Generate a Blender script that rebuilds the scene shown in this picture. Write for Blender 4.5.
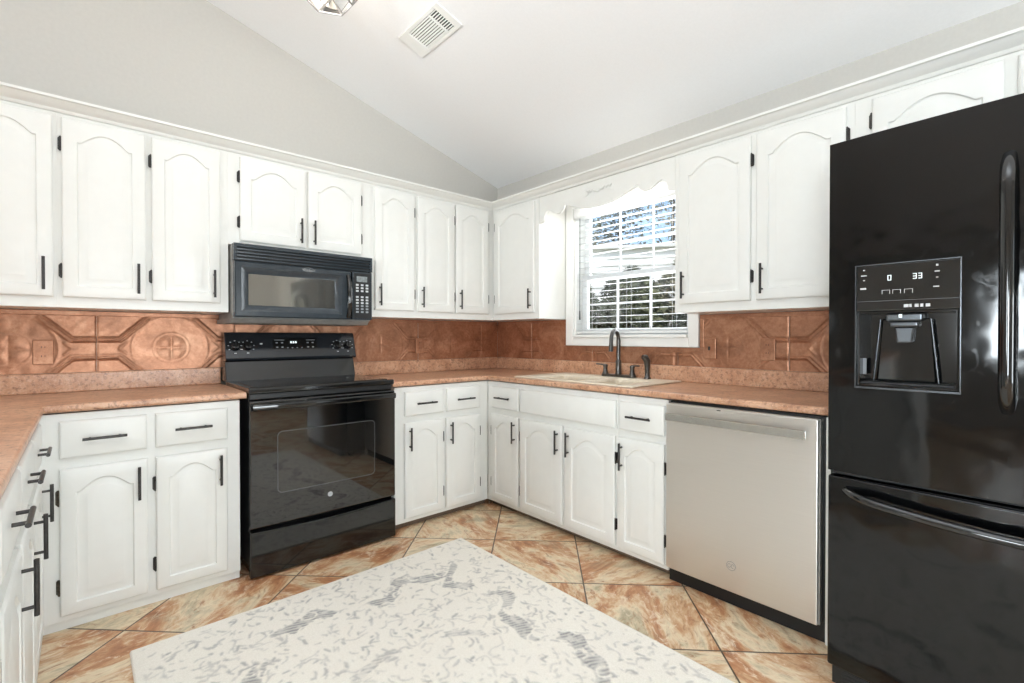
import bpy, bmesh, math, random
import numpy as np
from mathutils import Vector, Matrix
PI = math.pi
SC = bpy.context.scene
COL = SC.collection
for o in list(bpy.data.objects): bpy.data.objects.remove(o)
random.seed(4); RNG = np.random.default_rng(7)

# ------------------------------------------------------------------ camera
cam_d = bpy.data.cameras.new('camera'); cam = bpy.data.objects.new('camera', cam_d); COL.objects.link(cam)
cam_d.sensor_width = 36; cam_d.lens = 16.847; cam_d.clip_start = .02; cam_d.clip_end = 200
YAW, PITCH = math.radians(48.077), math.radians(-.525)
fw = Vector((math.cos(YAW)*math.cos(PITCH), math.sin(YAW)*math.cos(PITCH), math.sin(PITCH)))
cam.location = (-2.6808, -3.1733, 1.1722)
cam.rotation_euler = fw.to_track_quat('-Z', 'Y').to_euler()
SC.camera = cam
# ------------------------------------------------------------------ view, sky, sun, daylight
SC.view_settings.view_transform = 'Standard'; SC.view_settings.look = 'None'
SC.view_settings.gamma = 1; SC.view_settings.use_curve_mapping = False
SC.view_settings.exposure = 0.14
try:
    SC.cycles.use_denoising = True
    SC.cycles.max_bounces = 8; SC.cycles.diffuse_bounces = 5; SC.cycles.glossy_bounces = 5; SC.cycles.transmission_bounces = 6
    SC.cycles.transparent_max_bounces = 12; SC.cycles.sample_clamp_indirect = 6
except Exception: pass
world = bpy.data.worlds.new('sky'); SC.world = world; world.use_nodes = True
wn = world.node_tree.nodes; wl = world.node_tree.links; wn.clear()
wo = wn.new('ShaderNodeOutputWorld'); wb = wn.new('ShaderNodeBackground')
sky = wn.new('ShaderNodeTexSky'); sky.sky_type = 'NISHITA'; sky.sun_disc = False
sky.sun_elevation = math.radians(48); sky.sun_rotation = math.radians(200); sky.air_density = 1.0; sky.dust_density = 1.5
wl.new(sky.outputs[0], wb.inputs[0]); wb.inputs[1].default_value = .22
wl.new(wb.outputs[0], wo.inputs[0])
def lamp(name, kind, loc, direction, energy, color=(1,1,1), **kw):
    d = bpy.data.lights.new(name, kind); o = bpy.data.objects.new(name, d); COL.objects.link(o)
    o.location = loc; d.energy = energy; d.color = color
    o.rotation_euler = Vector(direction).to_track_quat('-Z', 'Y').to_euler()
    for k, v in kw.items(): setattr(d, k, v)
    return o
lamp('sun', 'SUN', (0,0,6), (.42,.62,-.75), 1.7, (1,.95,.86), angle=.02)
# soft sky light outside the sink window, then added lamps at invented windows
lamp('sky_light_sink_window', 'AREA', (.32,-1.32,1.68), (-1,0,-.05), 26, (.95,.98,1), shape='RECTANGLE', size=1.1, size_y=.95)
lamp('added_light_front_window', 'AREA', (-1.65,-7.4,.8), (0,1,0), 120, (.87,.945,1), shape='RECTANGLE', size=1.7, size_y=1.5)  # added fill lamp at an invented front opening, evens out the stove wall
lamp('added_light_left_window', 'AREA', (-7.9,-2.78,1.42), (1,0,0), 90, (.87,.945,1), shape='RECTANGLE', size=.62, size_y=1.05)  # added lamp at an invented left-wall window, bright spot for the fridge
lamp('added_light_left_rear_window', 'AREA', (-7.9,-5.2,.85), (1,.1,0), 275, (.87,.945,1), shape='RECTANGLE', size=1.5, size_y=1.8)  # added fill for the sink-wall cabinets, at an invented opening
lamp('added_light_back_window', 'AREA', (-6.5,.3,1.15), (0,-1,0), 60, (.87,.945,1), shape='RECTANGLE', size=.5, size_y=1.9)  # added lamp at an invented back-wall pane, for dishwasher streaks and fill
lamp('under_valance_light', 'AREA', (-.15,-1.31,2.13), (0,0,-1), 2.4, (1,.98,.95), shape='RECTANGLE', size=.16, size_y=.6)
# the photographer's flash, bounced off the vaulted ceiling
lamp('bounce_flash', 'AREA', (-2.7,-3.1,2.24), (.03,.03,1), 54, (.86,.94,1), shape='DISK', size=1.1)

# ------------------------------------------------------------------ materials
def lin(c):
    return tuple(((x/255)/12.92 if x/255 <= .04045 else ((x/255+.055)/1.055)**2.4) for x in c) + (1,)
class NT:
    def __init__(s, name):
        s.m = bpy.data.materials.new(name); s.m.use_nodes = True
        s.t = s.m.node_tree; s.n = s.t.nodes; s.l = s.t.links
        s.b = next(n for n in s.n if n.type == 'BSDF_PRINCIPLED')
    def new(s, k, **kw):
        n = s.n.new('ShaderNode'+k)
        for a, v in kw.items(): setattr(n, a, v)
        return n
    def link(s, a, b): s.l.new(a, b)
    def coord(s, scale=(1,1,1), rot=(0,0,0)):
        tc = s.new('TexCoord'); mp = s.new('Mapping'); mp.inputs['Scale'].default_value = scale; mp.inputs['Rotation'].default_value = rot
        s.link(tc.outputs['Object'], mp.inputs[0]); return mp.outputs[0]
    def noise(s, vec, scale, detail=4, rough=.6, dist=0):
        n = s.new('TexNoise'); n.inputs['Scale'].default_value = scale; n.inputs['Detail'].default_value = detail
        n.inputs['Roughness'].default_value = rough; n.inputs['Distortion'].default_value = dist
        if vec is not None: s.link(vec, n.inputs['Vector'])
        return n.outputs['Fac']
    def ramp(s, fac, stops, interp='LINEAR'):
        r = s.new('ValToRGB'); r.color_ramp.interpolation = interp
        e = r.color_ramp.elements
        while len(e) < len(stops): e.new(.5)
        for i, (p, c) in enumerate(stops): e[i].position = p; e[i].color = lin(c) if max(c) > 1 or len(c) == 3 else c
        s.link(fac, r.inputs[0]); return r.outputs[0]
    def mix(s, fac, a, b, mode='MIX'):
        m = s.new('Mix', data_type='RGBA', blend_type=mode)
        if isinstance(fac, (int,float)): m.inputs[0].default_value = fac
        else: s.link(fac, m.inputs[0])
        for i, v in ((6,a),(7,b)):
            if isinstance(v, tuple): m.inputs[i].default_value = v if len(v) == 4 else lin(v)
            else: s.link(v, m.inputs[i])
        return m.outputs[2]
    def math(s, op, a, b=None, c=None, clamp=False):
        m = s.new('Math', operation=op); m.use_clamp = clamp
        for i, v in enumerate((a,b,c)):
            if v is None: continue
            if isinstance(v, (int,float)): m.inputs[i].default_value = v
            else: s.link(v, m.inputs[i])
        return m.outputs[0]
    def bump(s, h, strength=.2, dist=.005):
        b = s.new('Bump'); b.inputs['Strength'].default_value = strength; b.inputs['Distance'].default_value = dist
        s.link(h, b.inputs['Height']); s.link(b.outputs[0], s.b.inputs['Normal'])
    def set(s, **kw):
        for k, v in kw.items():
            i = s.b.inputs[k.replace('_',' ')]
            if isinstance(v, (int,float)): i.default_value = v
            elif isinstance(v, tuple): i.default_value = v if len(v) == 4 else lin(v)
            else: s.link(v, i)
        return s.m
def simple(name, c, rough=.5, metal=0, nscale=30, namt=.04, bump=0, **kw):
    t = NT(name); v = t.coord(); f = t.noise(v, nscale, 3)
    c2 = tuple(max(0,x*(1-namt*2)) for x in c)
    t.set(Base_Color=t.ramp(f, [(.3,c2),(.7,c)]), Roughness=rough, Metallic=metal, **kw)
    if bump: t.bump(f, bump, .002)
    return t.m
M = {}
M['wall'] = simple('greige_wall_paint', (203,200,194), .75, 0, 60, .01, .05)
M['ceiling'] = simple('white_ceiling_paint', (247,247,248), .85, 0, 90, .006, .08)
M['white'] = simple('white_cabinet_paint', (233,233,229), .33, 0, 14, .006, .03)
M['trimwhite'] = simple('white_trim_paint', (243,243,240), .35, 0, 20, .005)
M['bronze'] = simple('dark_bronze_metal', (76,74,73), .38, .8, 80, .1)
M['agedbronze'] = simple('worn_bronze_hinge_metal', (92,84,72), .42, .8, 120, .25)
M['pewter'] = simple('pewter_faucet_metal', (112,110,108), .3, .95, 50, .08)
M['toe_shadow'] = simple('toe_kick_shadow_brown', (112,92,74), .7, 0, 20, .1)  # shadow under the right-hand cabinets put into the toe kick colour
M['blackgloss'] = simple('black_enamel', (17,18,19), .07, 0, 15, .05, Specular_IOR_Level=.75)
M['blackmatte'] = simple('black_plastic', (20,21,23), .4, 0, 40, .05)
M['blackglass'] = simple('black_glass', (11,12,13), .03, 0, 15, .02, Specular_IOR_Level=1.0)
M['slate'] = simple('slate_black_microwave_plastic', (56,63,69), .2, 0, 30, .05)
M['panelblack'] = simple('blue_black_control_glass', (30,35,41), .12, 0, 15, .05, Specular_IOR_Level=.7)
M['slategrey'] = simple('grey_metal_underside', (150,148,144), .5, .3, 30, .05)
M['mark'] = simple('pale_printed_mark', (205,208,210), .5, 0, 30, .02)
M['markdim'] = simple('grey_printed_mark', (150,155,160), .5, 0, 30, .02)
M['lcd'] = simple('pale_display_glass', (150,158,160), .25, 0, 90, .15)
M['ringgrey'] = simple('dark_grey_printed_ring', (46,47,48), .15)
M['silver'] = simple('silver_badge_metal', (200,202,204), .25, .6, 30, .03)
M['chromedark'] = simple('smoked_chrome', (96,100,104), .22, .8, 30, .03)
M['sink'] = simple('biscuit_sink_composite', (232,220,200), .3, 0, 60, .02)
M['slat'] = simple('white_blind_slat', (225,226,225), .4, 0, 40, .01)
M['cord'] = simple('dark_blind_cord', (70,68,66), .7, 0, 40, .05)
M['vinyl'] = simple('white_window_vinyl', (238,239,240), .4, 0, 30, .01)
M['grout'] = simple('dark_grout', (70,58,48), .8)
M['bark'] = simple('tree_bark', (92,78,66), .9, 0, 18, .2, .4)
M['siding'] = simple('white_painted_siding', (246,246,244), .7, 0, 20, .02)
M['roofgrey'] = simple('grey_roof_shingle', (120,116,112), .9, 0, 30, .2)
M['fabricgrey'] = simple('charcoal_chair_fabric', (44,44,48), .9, 0, 60, .1)
M['wood'] = simple('brown_table_wood', (112,78,54), .4, 0, 12, .15)
def leafmat(name, a, b):
    t = NT(name); v = t.coord(); f = t.noise(v, 3.1, 3); g = t.noise(v, 40, 1)
    t.set(Base_Color=t.ramp(t.math('ADD', t.math('MULTIPLY', f, .6), t.math('MULTIPLY', g, .4)), [(.35,a),(.65,b)]), Roughness=.7)
    return t.m
M['leaf_dark'] = leafmat('dark_green_leaves', (40,48,36), (92,102,72))
M['leaf_mid'] = leafmat('olive_green_leaves', (66,74,52), (132,134,98))
M['leaf_light'] = leafmat('pale_brown_green_leaves', (104,102,80), (176,170,140))
M['grass'] = leafmat('lawn_grass', (120,124,84), (170,166,120))

# glass: thin pane
t = NT('window_glass')
gl = t.new('BsdfGlossy'); gl.inputs['Roughness'].default_value = .01
tr = t.new('BsdfTransparent'); tr.inputs[0].default_value = (.97,.98,.98,1); mx = t.new('MixShader')
fr = t.new('Fresnel'); fr.inputs[0].default_value = 1.45
t.link(fr.outputs[0], mx.inputs[0]); t.link(tr.outputs[0], mx.inputs[1]); t.link(gl.outputs[0], mx.inputs[2])
t.link(mx.outputs[0], next(n for n in t.n if n.type == 'OUTPUT_MATERIAL').inputs[0]); M['glass'] = t.m
t = NT('frosted_lantern_glass'); t.set(Base_Color=(250,250,248), Roughness=.3, Transmission_Weight=.6, Emission_Color=(255,252,245), Emission_Strength=.9); M['lampglass'] = t.m
t = NT('lit_bulb'); t.set(Base_Color=(255,250,240), Emission_Color=(255,244,225), Emission_Strength=6.0); M['bulb'] = t.m
t = NT('lit_display_digits'); t.set(Base_Color=(225,235,235), Emission_Color=(225,238,240), Emission_Strength=.8); M['digit'] = t.m
M['lampmetal'] = simple('brushed_lantern_metal', (150,148,146), .35, .7, 40, .05)

# stainless
t = NT('brushed_stainless_steel'); v = t.coord((2,2,180)); f = t.noise(v, 3, 3)
t.set(Base_Color=t.ramp(f, [(.2,(224,222,218)),(.8,(229,227,223))]), Metallic=1.0, Roughness=.36, Anisotropic=.85); tn = t.new('Tangent', direction_type='RADIAL', axis='X'); t.link(tn.outputs[0], t.b.inputs['Tangent']); M['steel'] = t.m
t = NT('polished_steel_handle'); v = t.coord(); f = t.noise(v, 30, 2)
t.set(Base_Color=t.ramp(f, [(.3,(188,186,181)),(.7,(196,194,189))]), Metallic=1.0, Roughness=.22); M['steelbar'] = t.m

# fridge enamel : glossy black, faintly orange-peeled, with smudges
t = NT('glossy_black_fridge_enamel'); v = t.coord(); f = t.noise(v, 5, 2); g = t.noise(v, 14, 5, .65, 1.5)
t.set(Base_Color=t.ramp(f, [(.3,(5,6,7)),(.7,(8,9,10))]), Specular_IOR_Level=.46, Roughness=t.math('MULTIPLY_ADD', t.math('GREATER_THAN', g, .62), .06, .08)); t.bump(t.noise(v, 5, 2), .22, .02); M['fridge'] = t.m

# laminate worktop
t = NT('brown_granite_laminate'); v = t.coord(); f = t.noise(v, 9, 4, .6, .6); g = t.noise(v, 130, 4, .75); h = t.noise(v, 55, 3, .7)
base = t.ramp(f, [(.3,(176,128,98)),(.5,(200,152,120)),(.7,(216,174,144))])
c = t.mix(t.math('MULTIPLY', t.math('SUBTRACT', g, .5, clamp=True), 2.6, clamp=True), base, (226,196,176))
c = t.mix(t.math('MULTIPLY', t.math('SUBTRACT', .49, h, clamp=True), 4.5, clamp=True), c, (128,84,64))
t.set(Base_Color=c, Roughness=.3); M['laminate'] = t.m

# copper tin
t = NT('hammered_copper_sheet'); v = t.coord(); f = t.noise(v, 5, 5, .65, .8); g = t.noise(v, 60, 4, .7)
c = t.ramp(t.math('ADD', t.math('MULTIPLY', f, .7), t.math('MULTIPLY', g, .3)), [(.3,(122,84,62)),(.5,(170,120,92)),(.7,(204,158,128))])
t.set(Base_Color=c, Metallic=.55, Roughness=.36); t.bump(g, .10, .002); M['copper'] = t.m

# slate-look floor tiles laid on the diagonal
t = NT('slate_look_floor_tile')
tc = t.new('TexCoord'); sp = t.new('SeparateXYZ'); t.link(tc.outputs['Object'], sp.inputs[0])
px, py = sp.outputs[0], sp.outputs[1]
u = t.math('DIVIDE', t.math('SUBTRACT', t.math('SUBTRACT', px, py), .140), .6602)
w = t.math('DIVIDE', t.math('ADD', t.math('ADD', px, py), 1.962), .6602)
iu, iw = t.math('FLOOR', u), t.math('FLOOR', w)
fu, fww = t.math('FRACT', u), t.math('FRACT', w)
def edge(f): return t.math('MINIMUM', f, t.math('SUBTRACT', 1.0, f))
ed = t.math('MINIMUM', edge(fu), edge(fww))
cb = t.new('CombineXYZ'); t.link(iu, cb.inputs[0]); t.link(iw, cb.inputs[1])
wn_ = t.new('TexWhiteNoise', noise_dimensions='3D'); t.link(cb.outputs[0], wn_.inputs['Vector'])
sc = t.new('VectorMath', operation='SCALE'); t.link(wn_.outputs['Color'], sc.inputs[0]); sc.inputs['Scale'].default_value = 30
vr = t.new('VectorRotate', rotation_type='Z_AXIS'); t.link(tc.outputs['Object'], vr.inputs['Vector'])
t.link(t.math('MULTIPLY', wn_.outputs['Value'], 6.28), vr.inputs['Angle'])
ad = t.new('VectorMath', operation='ADD'); t.link(vr.outputs[0], ad.inputs[0]); t.link(sc.outputs[0], ad.inputs[1])
mp = t.new('Mapping'); mp.inputs['Scale'].default_value = (1.0,2.1,1); t.link(ad.outputs[0], mp.inputs[0])
big = t.noise(mp.outputs[0], 2.4, 8, .66, 1.0); fine = t.noise(mp.outputs[0], 11, 10, .74, 1.2); mot = t.noise(ad.outputs[0], 3.4, 5, .6, .6)
c = t.ramp(big, [(.34,(150,98,64)),(.43,(192,134,92)),(.49,(212,174,134)),(.55,(230,210,178)),(.66,(178,166,136))])
c = t.mix(t.math('MULTIPLY', t.math('SUBTRACT', fine, .52, clamp=True), 7.0, clamp=True), c, (240,224,198))
c = t.mix(t.math('MULTIPLY', t.math('SUBTRACT', .46, fine, clamp=True), 7.0, clamp=True), c, (160,100,64))
c = t.mix(t.math('MULTIPLY', t.math('SUBTRACT', mot, .56, clamp=True), 4.0, clamp=True), c, (160,150,124))
gm = t.math('LESS_THAN', ed, .0075)
t.set(Base_Color=t.mix(gm, c, (92,74,58)), Roughness=t.math('MULTIPLY_ADD', fine, .3, .22))
t.bump(t.math('ADD', t.math('MULTIPLY', fine, .25), t.math('MULTIPLY', t.math('MINIMUM', ed, .012), 60)), .25, .004); M['tile'] = t.m

# rug: woven pattern stored as a point attribute, fine thread noise
t = NT('cream_rug_pile'); at = t.new('Attribute', attribute_name='pattern'); v = t.coord(); f = t.noise(v, 260, 2); g = t.noise(v, 3, 2)
cr = t.ramp(f, [(.3,(236,230,219)),(.7,(250,245,236))])
t.set(Base_Color=t.mix(at.outputs['Fac'], cr, (150,149,149)), Roughness=.95); t.bump(t.math('ADD', f, t.math('MULTIPLY', at.outputs['Fac'], -.6)), .5, .003); M['rug'] = t.m

# ------------------------------------------------------------------ mesh helpers
def finish(name, bm, mat, parent=None, smooth=40, bevel=0, seg=2, loc=None):
    bmesh.ops.recalc_face_normals(bm, faces=bm.faces[:])
    me = bpy.data.meshes.new(name); bm.to_mesh(me); bm.free()
    for m in (mat if isinstance(mat, (list,tuple)) else [mat]): me.materials.append(m)
    if smooth:
        for p in me.polygons: p.use_smooth = True
        me.set_sharp_from_angle(angle=math.radians(smooth))
    o = bpy.data.objects.new(name, me); COL.objects.link(o)
    if parent is not None: o.parent = parent
    if loc is not None: o.location = loc
    if bevel:
        b = o.modifiers.new('edge_softening', 'BEVEL'); b.width = bevel; b.segments = seg; b.limit_method = 'ANGLE'; b.angle_limit = math.radians(38)
    return o
def thing(name, label, cat, loc=(0,0,0), rotz=0, group=None, kind=None):
    o = bpy.data.objects.new(name, None); COL.objects.link(o); o.empty_display_size = .1
    o.location = loc; o.rotation_euler = (0,0,rotz); return tag(o, label, cat, group, kind)
def tag(o, label, cat, group=None, kind=None):
    o['label'] = label; o['category'] = cat
    if group: o['group'] = group
    if kind: o['kind'] = kind
    return o
def struct(o, label=None, cat=None):
    o['kind'] = 'structure'
    if label: o['label'] = label
    if cat: o['category'] = cat
    return o
def box(bm, x0, x1, y0, y1, z0, z1):
    vs = [bm.verts.new((x,y,z)) for x in (x0,x1) for y in (y0,y1) for z in (z0,z1)]
    for f in ((0,1,3,2),(4,6,7,5),(0,4,5,1),(2,3,7,6),(0,2,6,4),(1,5,7,3)): bm.faces.new([vs[i] for i in f])
    return vs
def cyl(bm, a, b, r, n=16, r2=None, caps=True):
    a, b = Vector(a), Vector(b); r2 = r if r2 is None else r2
    d = (b-a).normalized(); up = Vector((0,0,1)) if abs(d.z) < .9 else Vector((1,0,0))
    s = d.cross(up).normalized(); q = s.cross(d)
    A = [bm.verts.new(a+(s*math.cos(2*PI*i/n)+q*math.sin(2*PI*i/n))*r) for i in range(n)]
    B = [bm.verts.new(b+(s*math.cos(2*PI*i/n)+q*math.sin(2*PI*i/n))*r2) for i in range(n)]
    for i in range(n): bm.faces.new((A[i],A[(i+1)%n],B[(i+1)%n],B[i]))
    if caps: bm.faces.new(A[::-1]); bm.faces.new(B)
def tube(bm, pts, r, n=12):
    pts = [Vector(p) for p in pts]; rs = r if isinstance(r, (list,tuple)) else [r]*len(pts)
    t0 = (pts[1]-pts[0]).normalized(); up = Vector((0,0,1)) if abs(t0.z) < .9 else Vector((1,0,0))
    s = t0.cross(up).normalized(); rings = []
    for i, p in enumerate(pts):
        tg = (pts[min(i+1,len(pts)-1)]-pts[max(i-1,0)]).normalized()
        s = (s-tg*s.dot(tg)).normalized(); q = tg.cross(s)
        rings.append([bm.verts.new(p+(s*math.cos(2*PI*k/n)+q*math.sin(2*PI*k/n))*rs[i]) for k in range(n)])
    for a, b in zip(rings, rings[1:]):
        for k in range(n): bm.faces.new((a[k],a[(k+1)%n],b[(k+1)%n],b[k]))
    bm.faces.new(rings[0][::-1]); bm.faces.new(rings[-1])
def lathe(bm, prof, n=20, c=(0,0,0), M4=None):
    rings = []
    for r, z in prof:
        ring = []
        for k in range(n):
            p = Vector((r*math.cos(2*PI*k/n), r*math.sin(2*PI*k/n), z))
            if M4: p = M4 @ p
            ring.append(bm.verts.new(p+Vector(c)))
        rings.append(ring)
    for a, b in zip(rings, rings[1:]):
        for k in range(n): bm.faces.new((a[k],a[(k+1)%n],b[(k+1)%n],b[k]))
    bm.faces.new(rings[0][::-1]); bm.faces.new(rings[-1])
def prism(bm, pts, f0, f1):
    """closed polygon pts (2D) extruded; f0/f1 map a 2D point to 3D for both ends"""
    A = [bm.verts.new(f0(*p)) for p in pts]; B = [bm.verts.new(f1(*p)) for p in pts]
    n = len(pts)
    bm.faces.new(A[::-1]); bm.faces.new(B)
    for i in range(n): bm.faces.new((A[i],A[(i+1)%n],B[(i+1)%n],B[i]))
def cells(us, vs, keep, f0, f1, dissolve=True):
    """watertight slab made of grid cells; f0/f1 map (u,v) to the two faces"""
    bm = bmesh.new(); cache = {}
    def V(i, j, k):
        key = (i,j,k)
        if key not in cache: cache[key] = bm.verts.new((f0,f1)[k](us[i], vs[j]))
        return cache[key]
    K = [[keep((us[i]+us[i+1])/2, (vs[j]+vs[j+1])/2) for j in range(len(vs)-1)] for i in range(len(us)-1)]
    def k(i, j): return 0 <= i < len(us)-1 and 0 <= j < len(vs)-1 and K[i][j]
    for i in range(len(us)-1):
        for j in range(len(vs)-1):
            if not K[i][j]: continue
            bm.faces.new((V(i,j,0),V(i,j+1,0),V(i+1,j+1,0),V(i+1,j,0)))
            bm.faces.new((V(i,j,1),V(i+1,j,1),V(i+1,j+1,1),V(i,j+1,1)))
            if not k(i-1,j): bm.faces.new((V(i,j,0),V(i,j,1),V(i,j+1,1),V(i,j+1,0)))
            if not k(i+1,j): bm.faces.new((V(i+1,j,0),V(i+1,j+1,0),V(i+1,j+1,1),V(i+1,j,1)))
            if not k(i,j-1): bm.faces.new((V(i,j,0),V(i+1,j,0),V(i+1,j,1),V(i,j,1)))
            if not k(i,j+1): bm.faces.new((V(i,j+1,0),V(i,j+1,1),V(i+1,j+1,1),V(i+1,j+1,0)))
    bmesh.ops.recalc_face_normals(bm, faces=bm.faces[:])
    if dissolve: bmesh.ops.dissolve_limit(bm, angle_limit=.01, verts=bm.verts[:], edges=bm.edges[:])
    return bm
def text_mesh(body, size, depth=.0006):
    cu = bpy.data.curves.new('txt', 'FONT'); cu.body = body; cu.size = size; cu.extrude = depth; cu.align_x = 'CENTER'; cu.align_y = 'CENTER'; cu.resolution_u = 2
    o = bpy.data.objects.new('txt', cu); COL.objects.link(o)
    dg = bpy.context.evaluated_depsgraph_get(); dg.update()
    me = bpy.data.meshes.new_from_object(o.evaluated_get(dg))
    bpy.data.objects.remove(o); bpy.data.curves.remove(cu)
    bm = bmesh.new(); bm.from_mesh(me); bpy.data.meshes.remove(me); return bm
SEG7 = {'0':'abcdef','3':'abcdg','1':'bc','2':'abged'}
def digits(bm, s, x, y, z, h, thick, front):
    """seven-segment digits in local xz facing -y"""
    w = h*.55
    for ch in s:
        for sgm in SEG7[ch]:
            X0, X1 = x, x+w; Zt, Zm, Zb = z+h, z+h/2, z
            r = {'a':(X0,X1,Zt-thick,Zt),'d':(X0,X1,Zb,Zb+thick),'g':(X0,X1,Zm-thick/2,Zm+thick/2),'f':(X0,X0+thick,Zm,Zt),'e':(X0,X0+thick,Zb,Zm),'b':(X1-thick,X1,Zm,Zt),'c':(X1-thick,X1,Zb,Zm)}[sgm]
            box(bm, r[0], r[1], y-front, y, r[2], r[3])
        x += w*1.4

# ------------------------------------------------------------------ room shell
HC, SL, RX = 2.455, .2868, -3.9
def ceil_z(x): return HC+SL*(-x) if x > RX else HC+SL*(-RX)-SL*(RX-x)
XL, YF = -7.6, -7.1
bm = bmesh.new(); box(bm, XL-.15, .15, YF-.15, .15, -.12, 0)
floor = struct(finish('floor', bm, M['tile'], smooth=0), 'slate-look diagonal tile floor', 'floor')
SLT = (-6.75,-6.28,.12,2.12)
bm = cells([XL,SLT[0],SLT[1],0], [0,SLT[2],SLT[3],HC], lambda x,z: not (SLT[0]<x<SLT[1] and SLT[2]<z<SLT[3]), lambda x,z:(x,0,z), lambda x,z:(x,.14,z))
prism(bm, [(XL,HC),(0,HC),(RX,ceil_z(RX))], lambda x,z:(x,0,z), lambda x,z:(x,.14,z)); struct(finish('wall_back', bm, M['wall'], smooth=0))
OP = (-1.767,-.872,1.167,2.10)      # kitchen window opening (y0,y1,z0,z1)
RW2 = (-6.05,-4.75,.95,2.2)
bm = cells([YF,RW2[0],RW2[1],OP[0],OP[1],.14], [0,RW2[2],OP[2],OP[3],RW2[3],HC], lambda y,z: not any(w[0]<y<w[1] and w[2]<z<w[3] for w in (OP,RW2)), lambda y,z:(0,y,z), lambda y,z:(.14,y,z))
struct(finish('wall_right', bm, M['wall'], smooth=0))
FW = (-2.55,-.75,.03,2.1)
bm = cells([XL,FW[0],FW[1],0], [0,FW[2],FW[3],HC], lambda x,z: not (FW[0]<x<FW[1] and FW[2]<z<FW[3]), lambda x,z:(x,YF,z), lambda x,z:(x,YF-.14,z))
prism(bm, [(XL,HC),(0,HC),(RX,ceil_z(RX))], lambda x,z:(x,YF,z), lambda x,z:(x,YF-.14,z))
struct(finish('wall_front', bm, M['wall'], smooth=0))
PD = (-3.10,-2.46,.90,1.95)
FD = (-6.0,-4.4,.03,2.08)
bm = cells([YF-.14,FD[0],FD[1],PD[0],PD[1],.14], [0,FD[2],PD[2],PD[3],FD[3],2.6], lambda y,z: not any(w[0]<y<w[1] and w[2]<z<w[3] for w in (PD,FD)), lambda y,z:(XL,y,z), lambda y,z:(XL-.14,y,z))
struct(finish('wall_left', bm, M['wall'], smooth=0))
bm = bmesh.new()
cp = [(.14,ceil_z(.14)),(RX,ceil_z(RX)),(XL-.14,ceil_z(XL-.14))]
prism(bm, cp+[(x,z+.12) for x,z in cp[::-1]], lambda x,z:(x,.14,z), lambda x,z:(x,YF-.14,z))
struct(finish('ceiling', bm, M['ceiling'], smooth=0))

def simple_window(name, n, axis, fixed, a0, a1, z0, z1, cols, rows, into):  # builds only unseen windows added for daylight and reflections
    """framed window in an opening; axis 'x' or 'y' is the running direction"""
    def B(bm, p0, p1, q0, q1, d0, d1):
        d0, d1 = sorted((fixed+into*d0, fixed+into*d1))
        if axis == 'x': box(bm, p0, p1, d0, d1, q0, q1)
        else: box(bm, d0, d1, p0, p1, q0, q1)
    bm = bmesh.new(); f = .06
    for args in ((a0,a0+f,z0,z1),(a1-f,a1,z0,z1),(a0+f,a1-f,z0,z0+f),(a0+f,a1-f,z1-f,z1)): B(bm, *args, .03, .1)
    for i in range(1, cols):
        x = a0+(a1-a0)*i/cols; B(bm, x-.02, x+.02, z0+f, z1-f, .04, .09)
    for i in range(1, rows):
        z = z0+(z1-z0)*i/rows; B(bm, a0+f, a1-f, z-.012, z+.012, .05, .08)
    o = struct(finish(name, bm, M['vinyl'], smooth=0))
    bm = bmesh.new(); B(bm, a0+f, a1-f, z0+f, z1-f, .062, .066); finish('pane', bm, M['glass'], o, 0)
simple_window('added_window_2', 2, 'x', YF, *FW, 2, 3, -1)  # invented glazing behind the camera, added for frontal daylight
simple_window('added_window_3', 1, 'y', XL, *PD, 1, 2, -1)  # unseen left-wall window, added for a bright spot in the fridge
simple_window('added_window_5', 1, 'y', XL, *FD, 2, 2, -1)  # invented window, added to light the sink-wall base cabinets
simple_window('added_window_6', 1, 'y', 0, *RW2, 2, 3, 1)  # unseen window, added for the microwave door to reflect
simple_window('added_window_4', 1, 'x', 0, *SLT, 2, 1, 1)  # invented back-wall window, added for streaks on the dishwasher

# ------------------------------------------------------------------ sink window (window_1)
win = struct(thing('window_1', 'white double-hung window above the sink', 'window', kind='structure'))
y0, y1, z0, z1 = OP
bm = bmesh.new()   # casing with a stepped profile
def casing_piece(bm, ya, yb, za, zb):
    box(bm, -.020, -.001, ya, yb, za, zb)
box(bm, -.020,-.001, y0-.060,y0, z0-.055,z1+.06); box(bm, -.020,-.001, y1,y1+.068, z0-.055,z1+.06)
box(bm, -.020,-.001, y0,y1, z1,z1+.06); box(bm, -.020,-.001, y0,y1, z0-.055,z0)
finish('casing', bm, M['trimwhite'], win, 0, .004)
bm = bmesh.new()
box(bm, -.001,.13, y1-.012,y1, z0,z1); box(bm, -.001,.13, y0,y0+.012, z0,z1); box(bm, -.001,.13, y0+.012,y1-.012, z1-.012,z1)
finish('jamb', bm, M['trimwhite'], win, 0)
bm = bmesh.new(); box(bm, -.030,.125, y0+.012,y1-.012, z0+.001,z0+.022); finish('sill', bm, M['trimwhite'], win, 0, .005)
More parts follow.
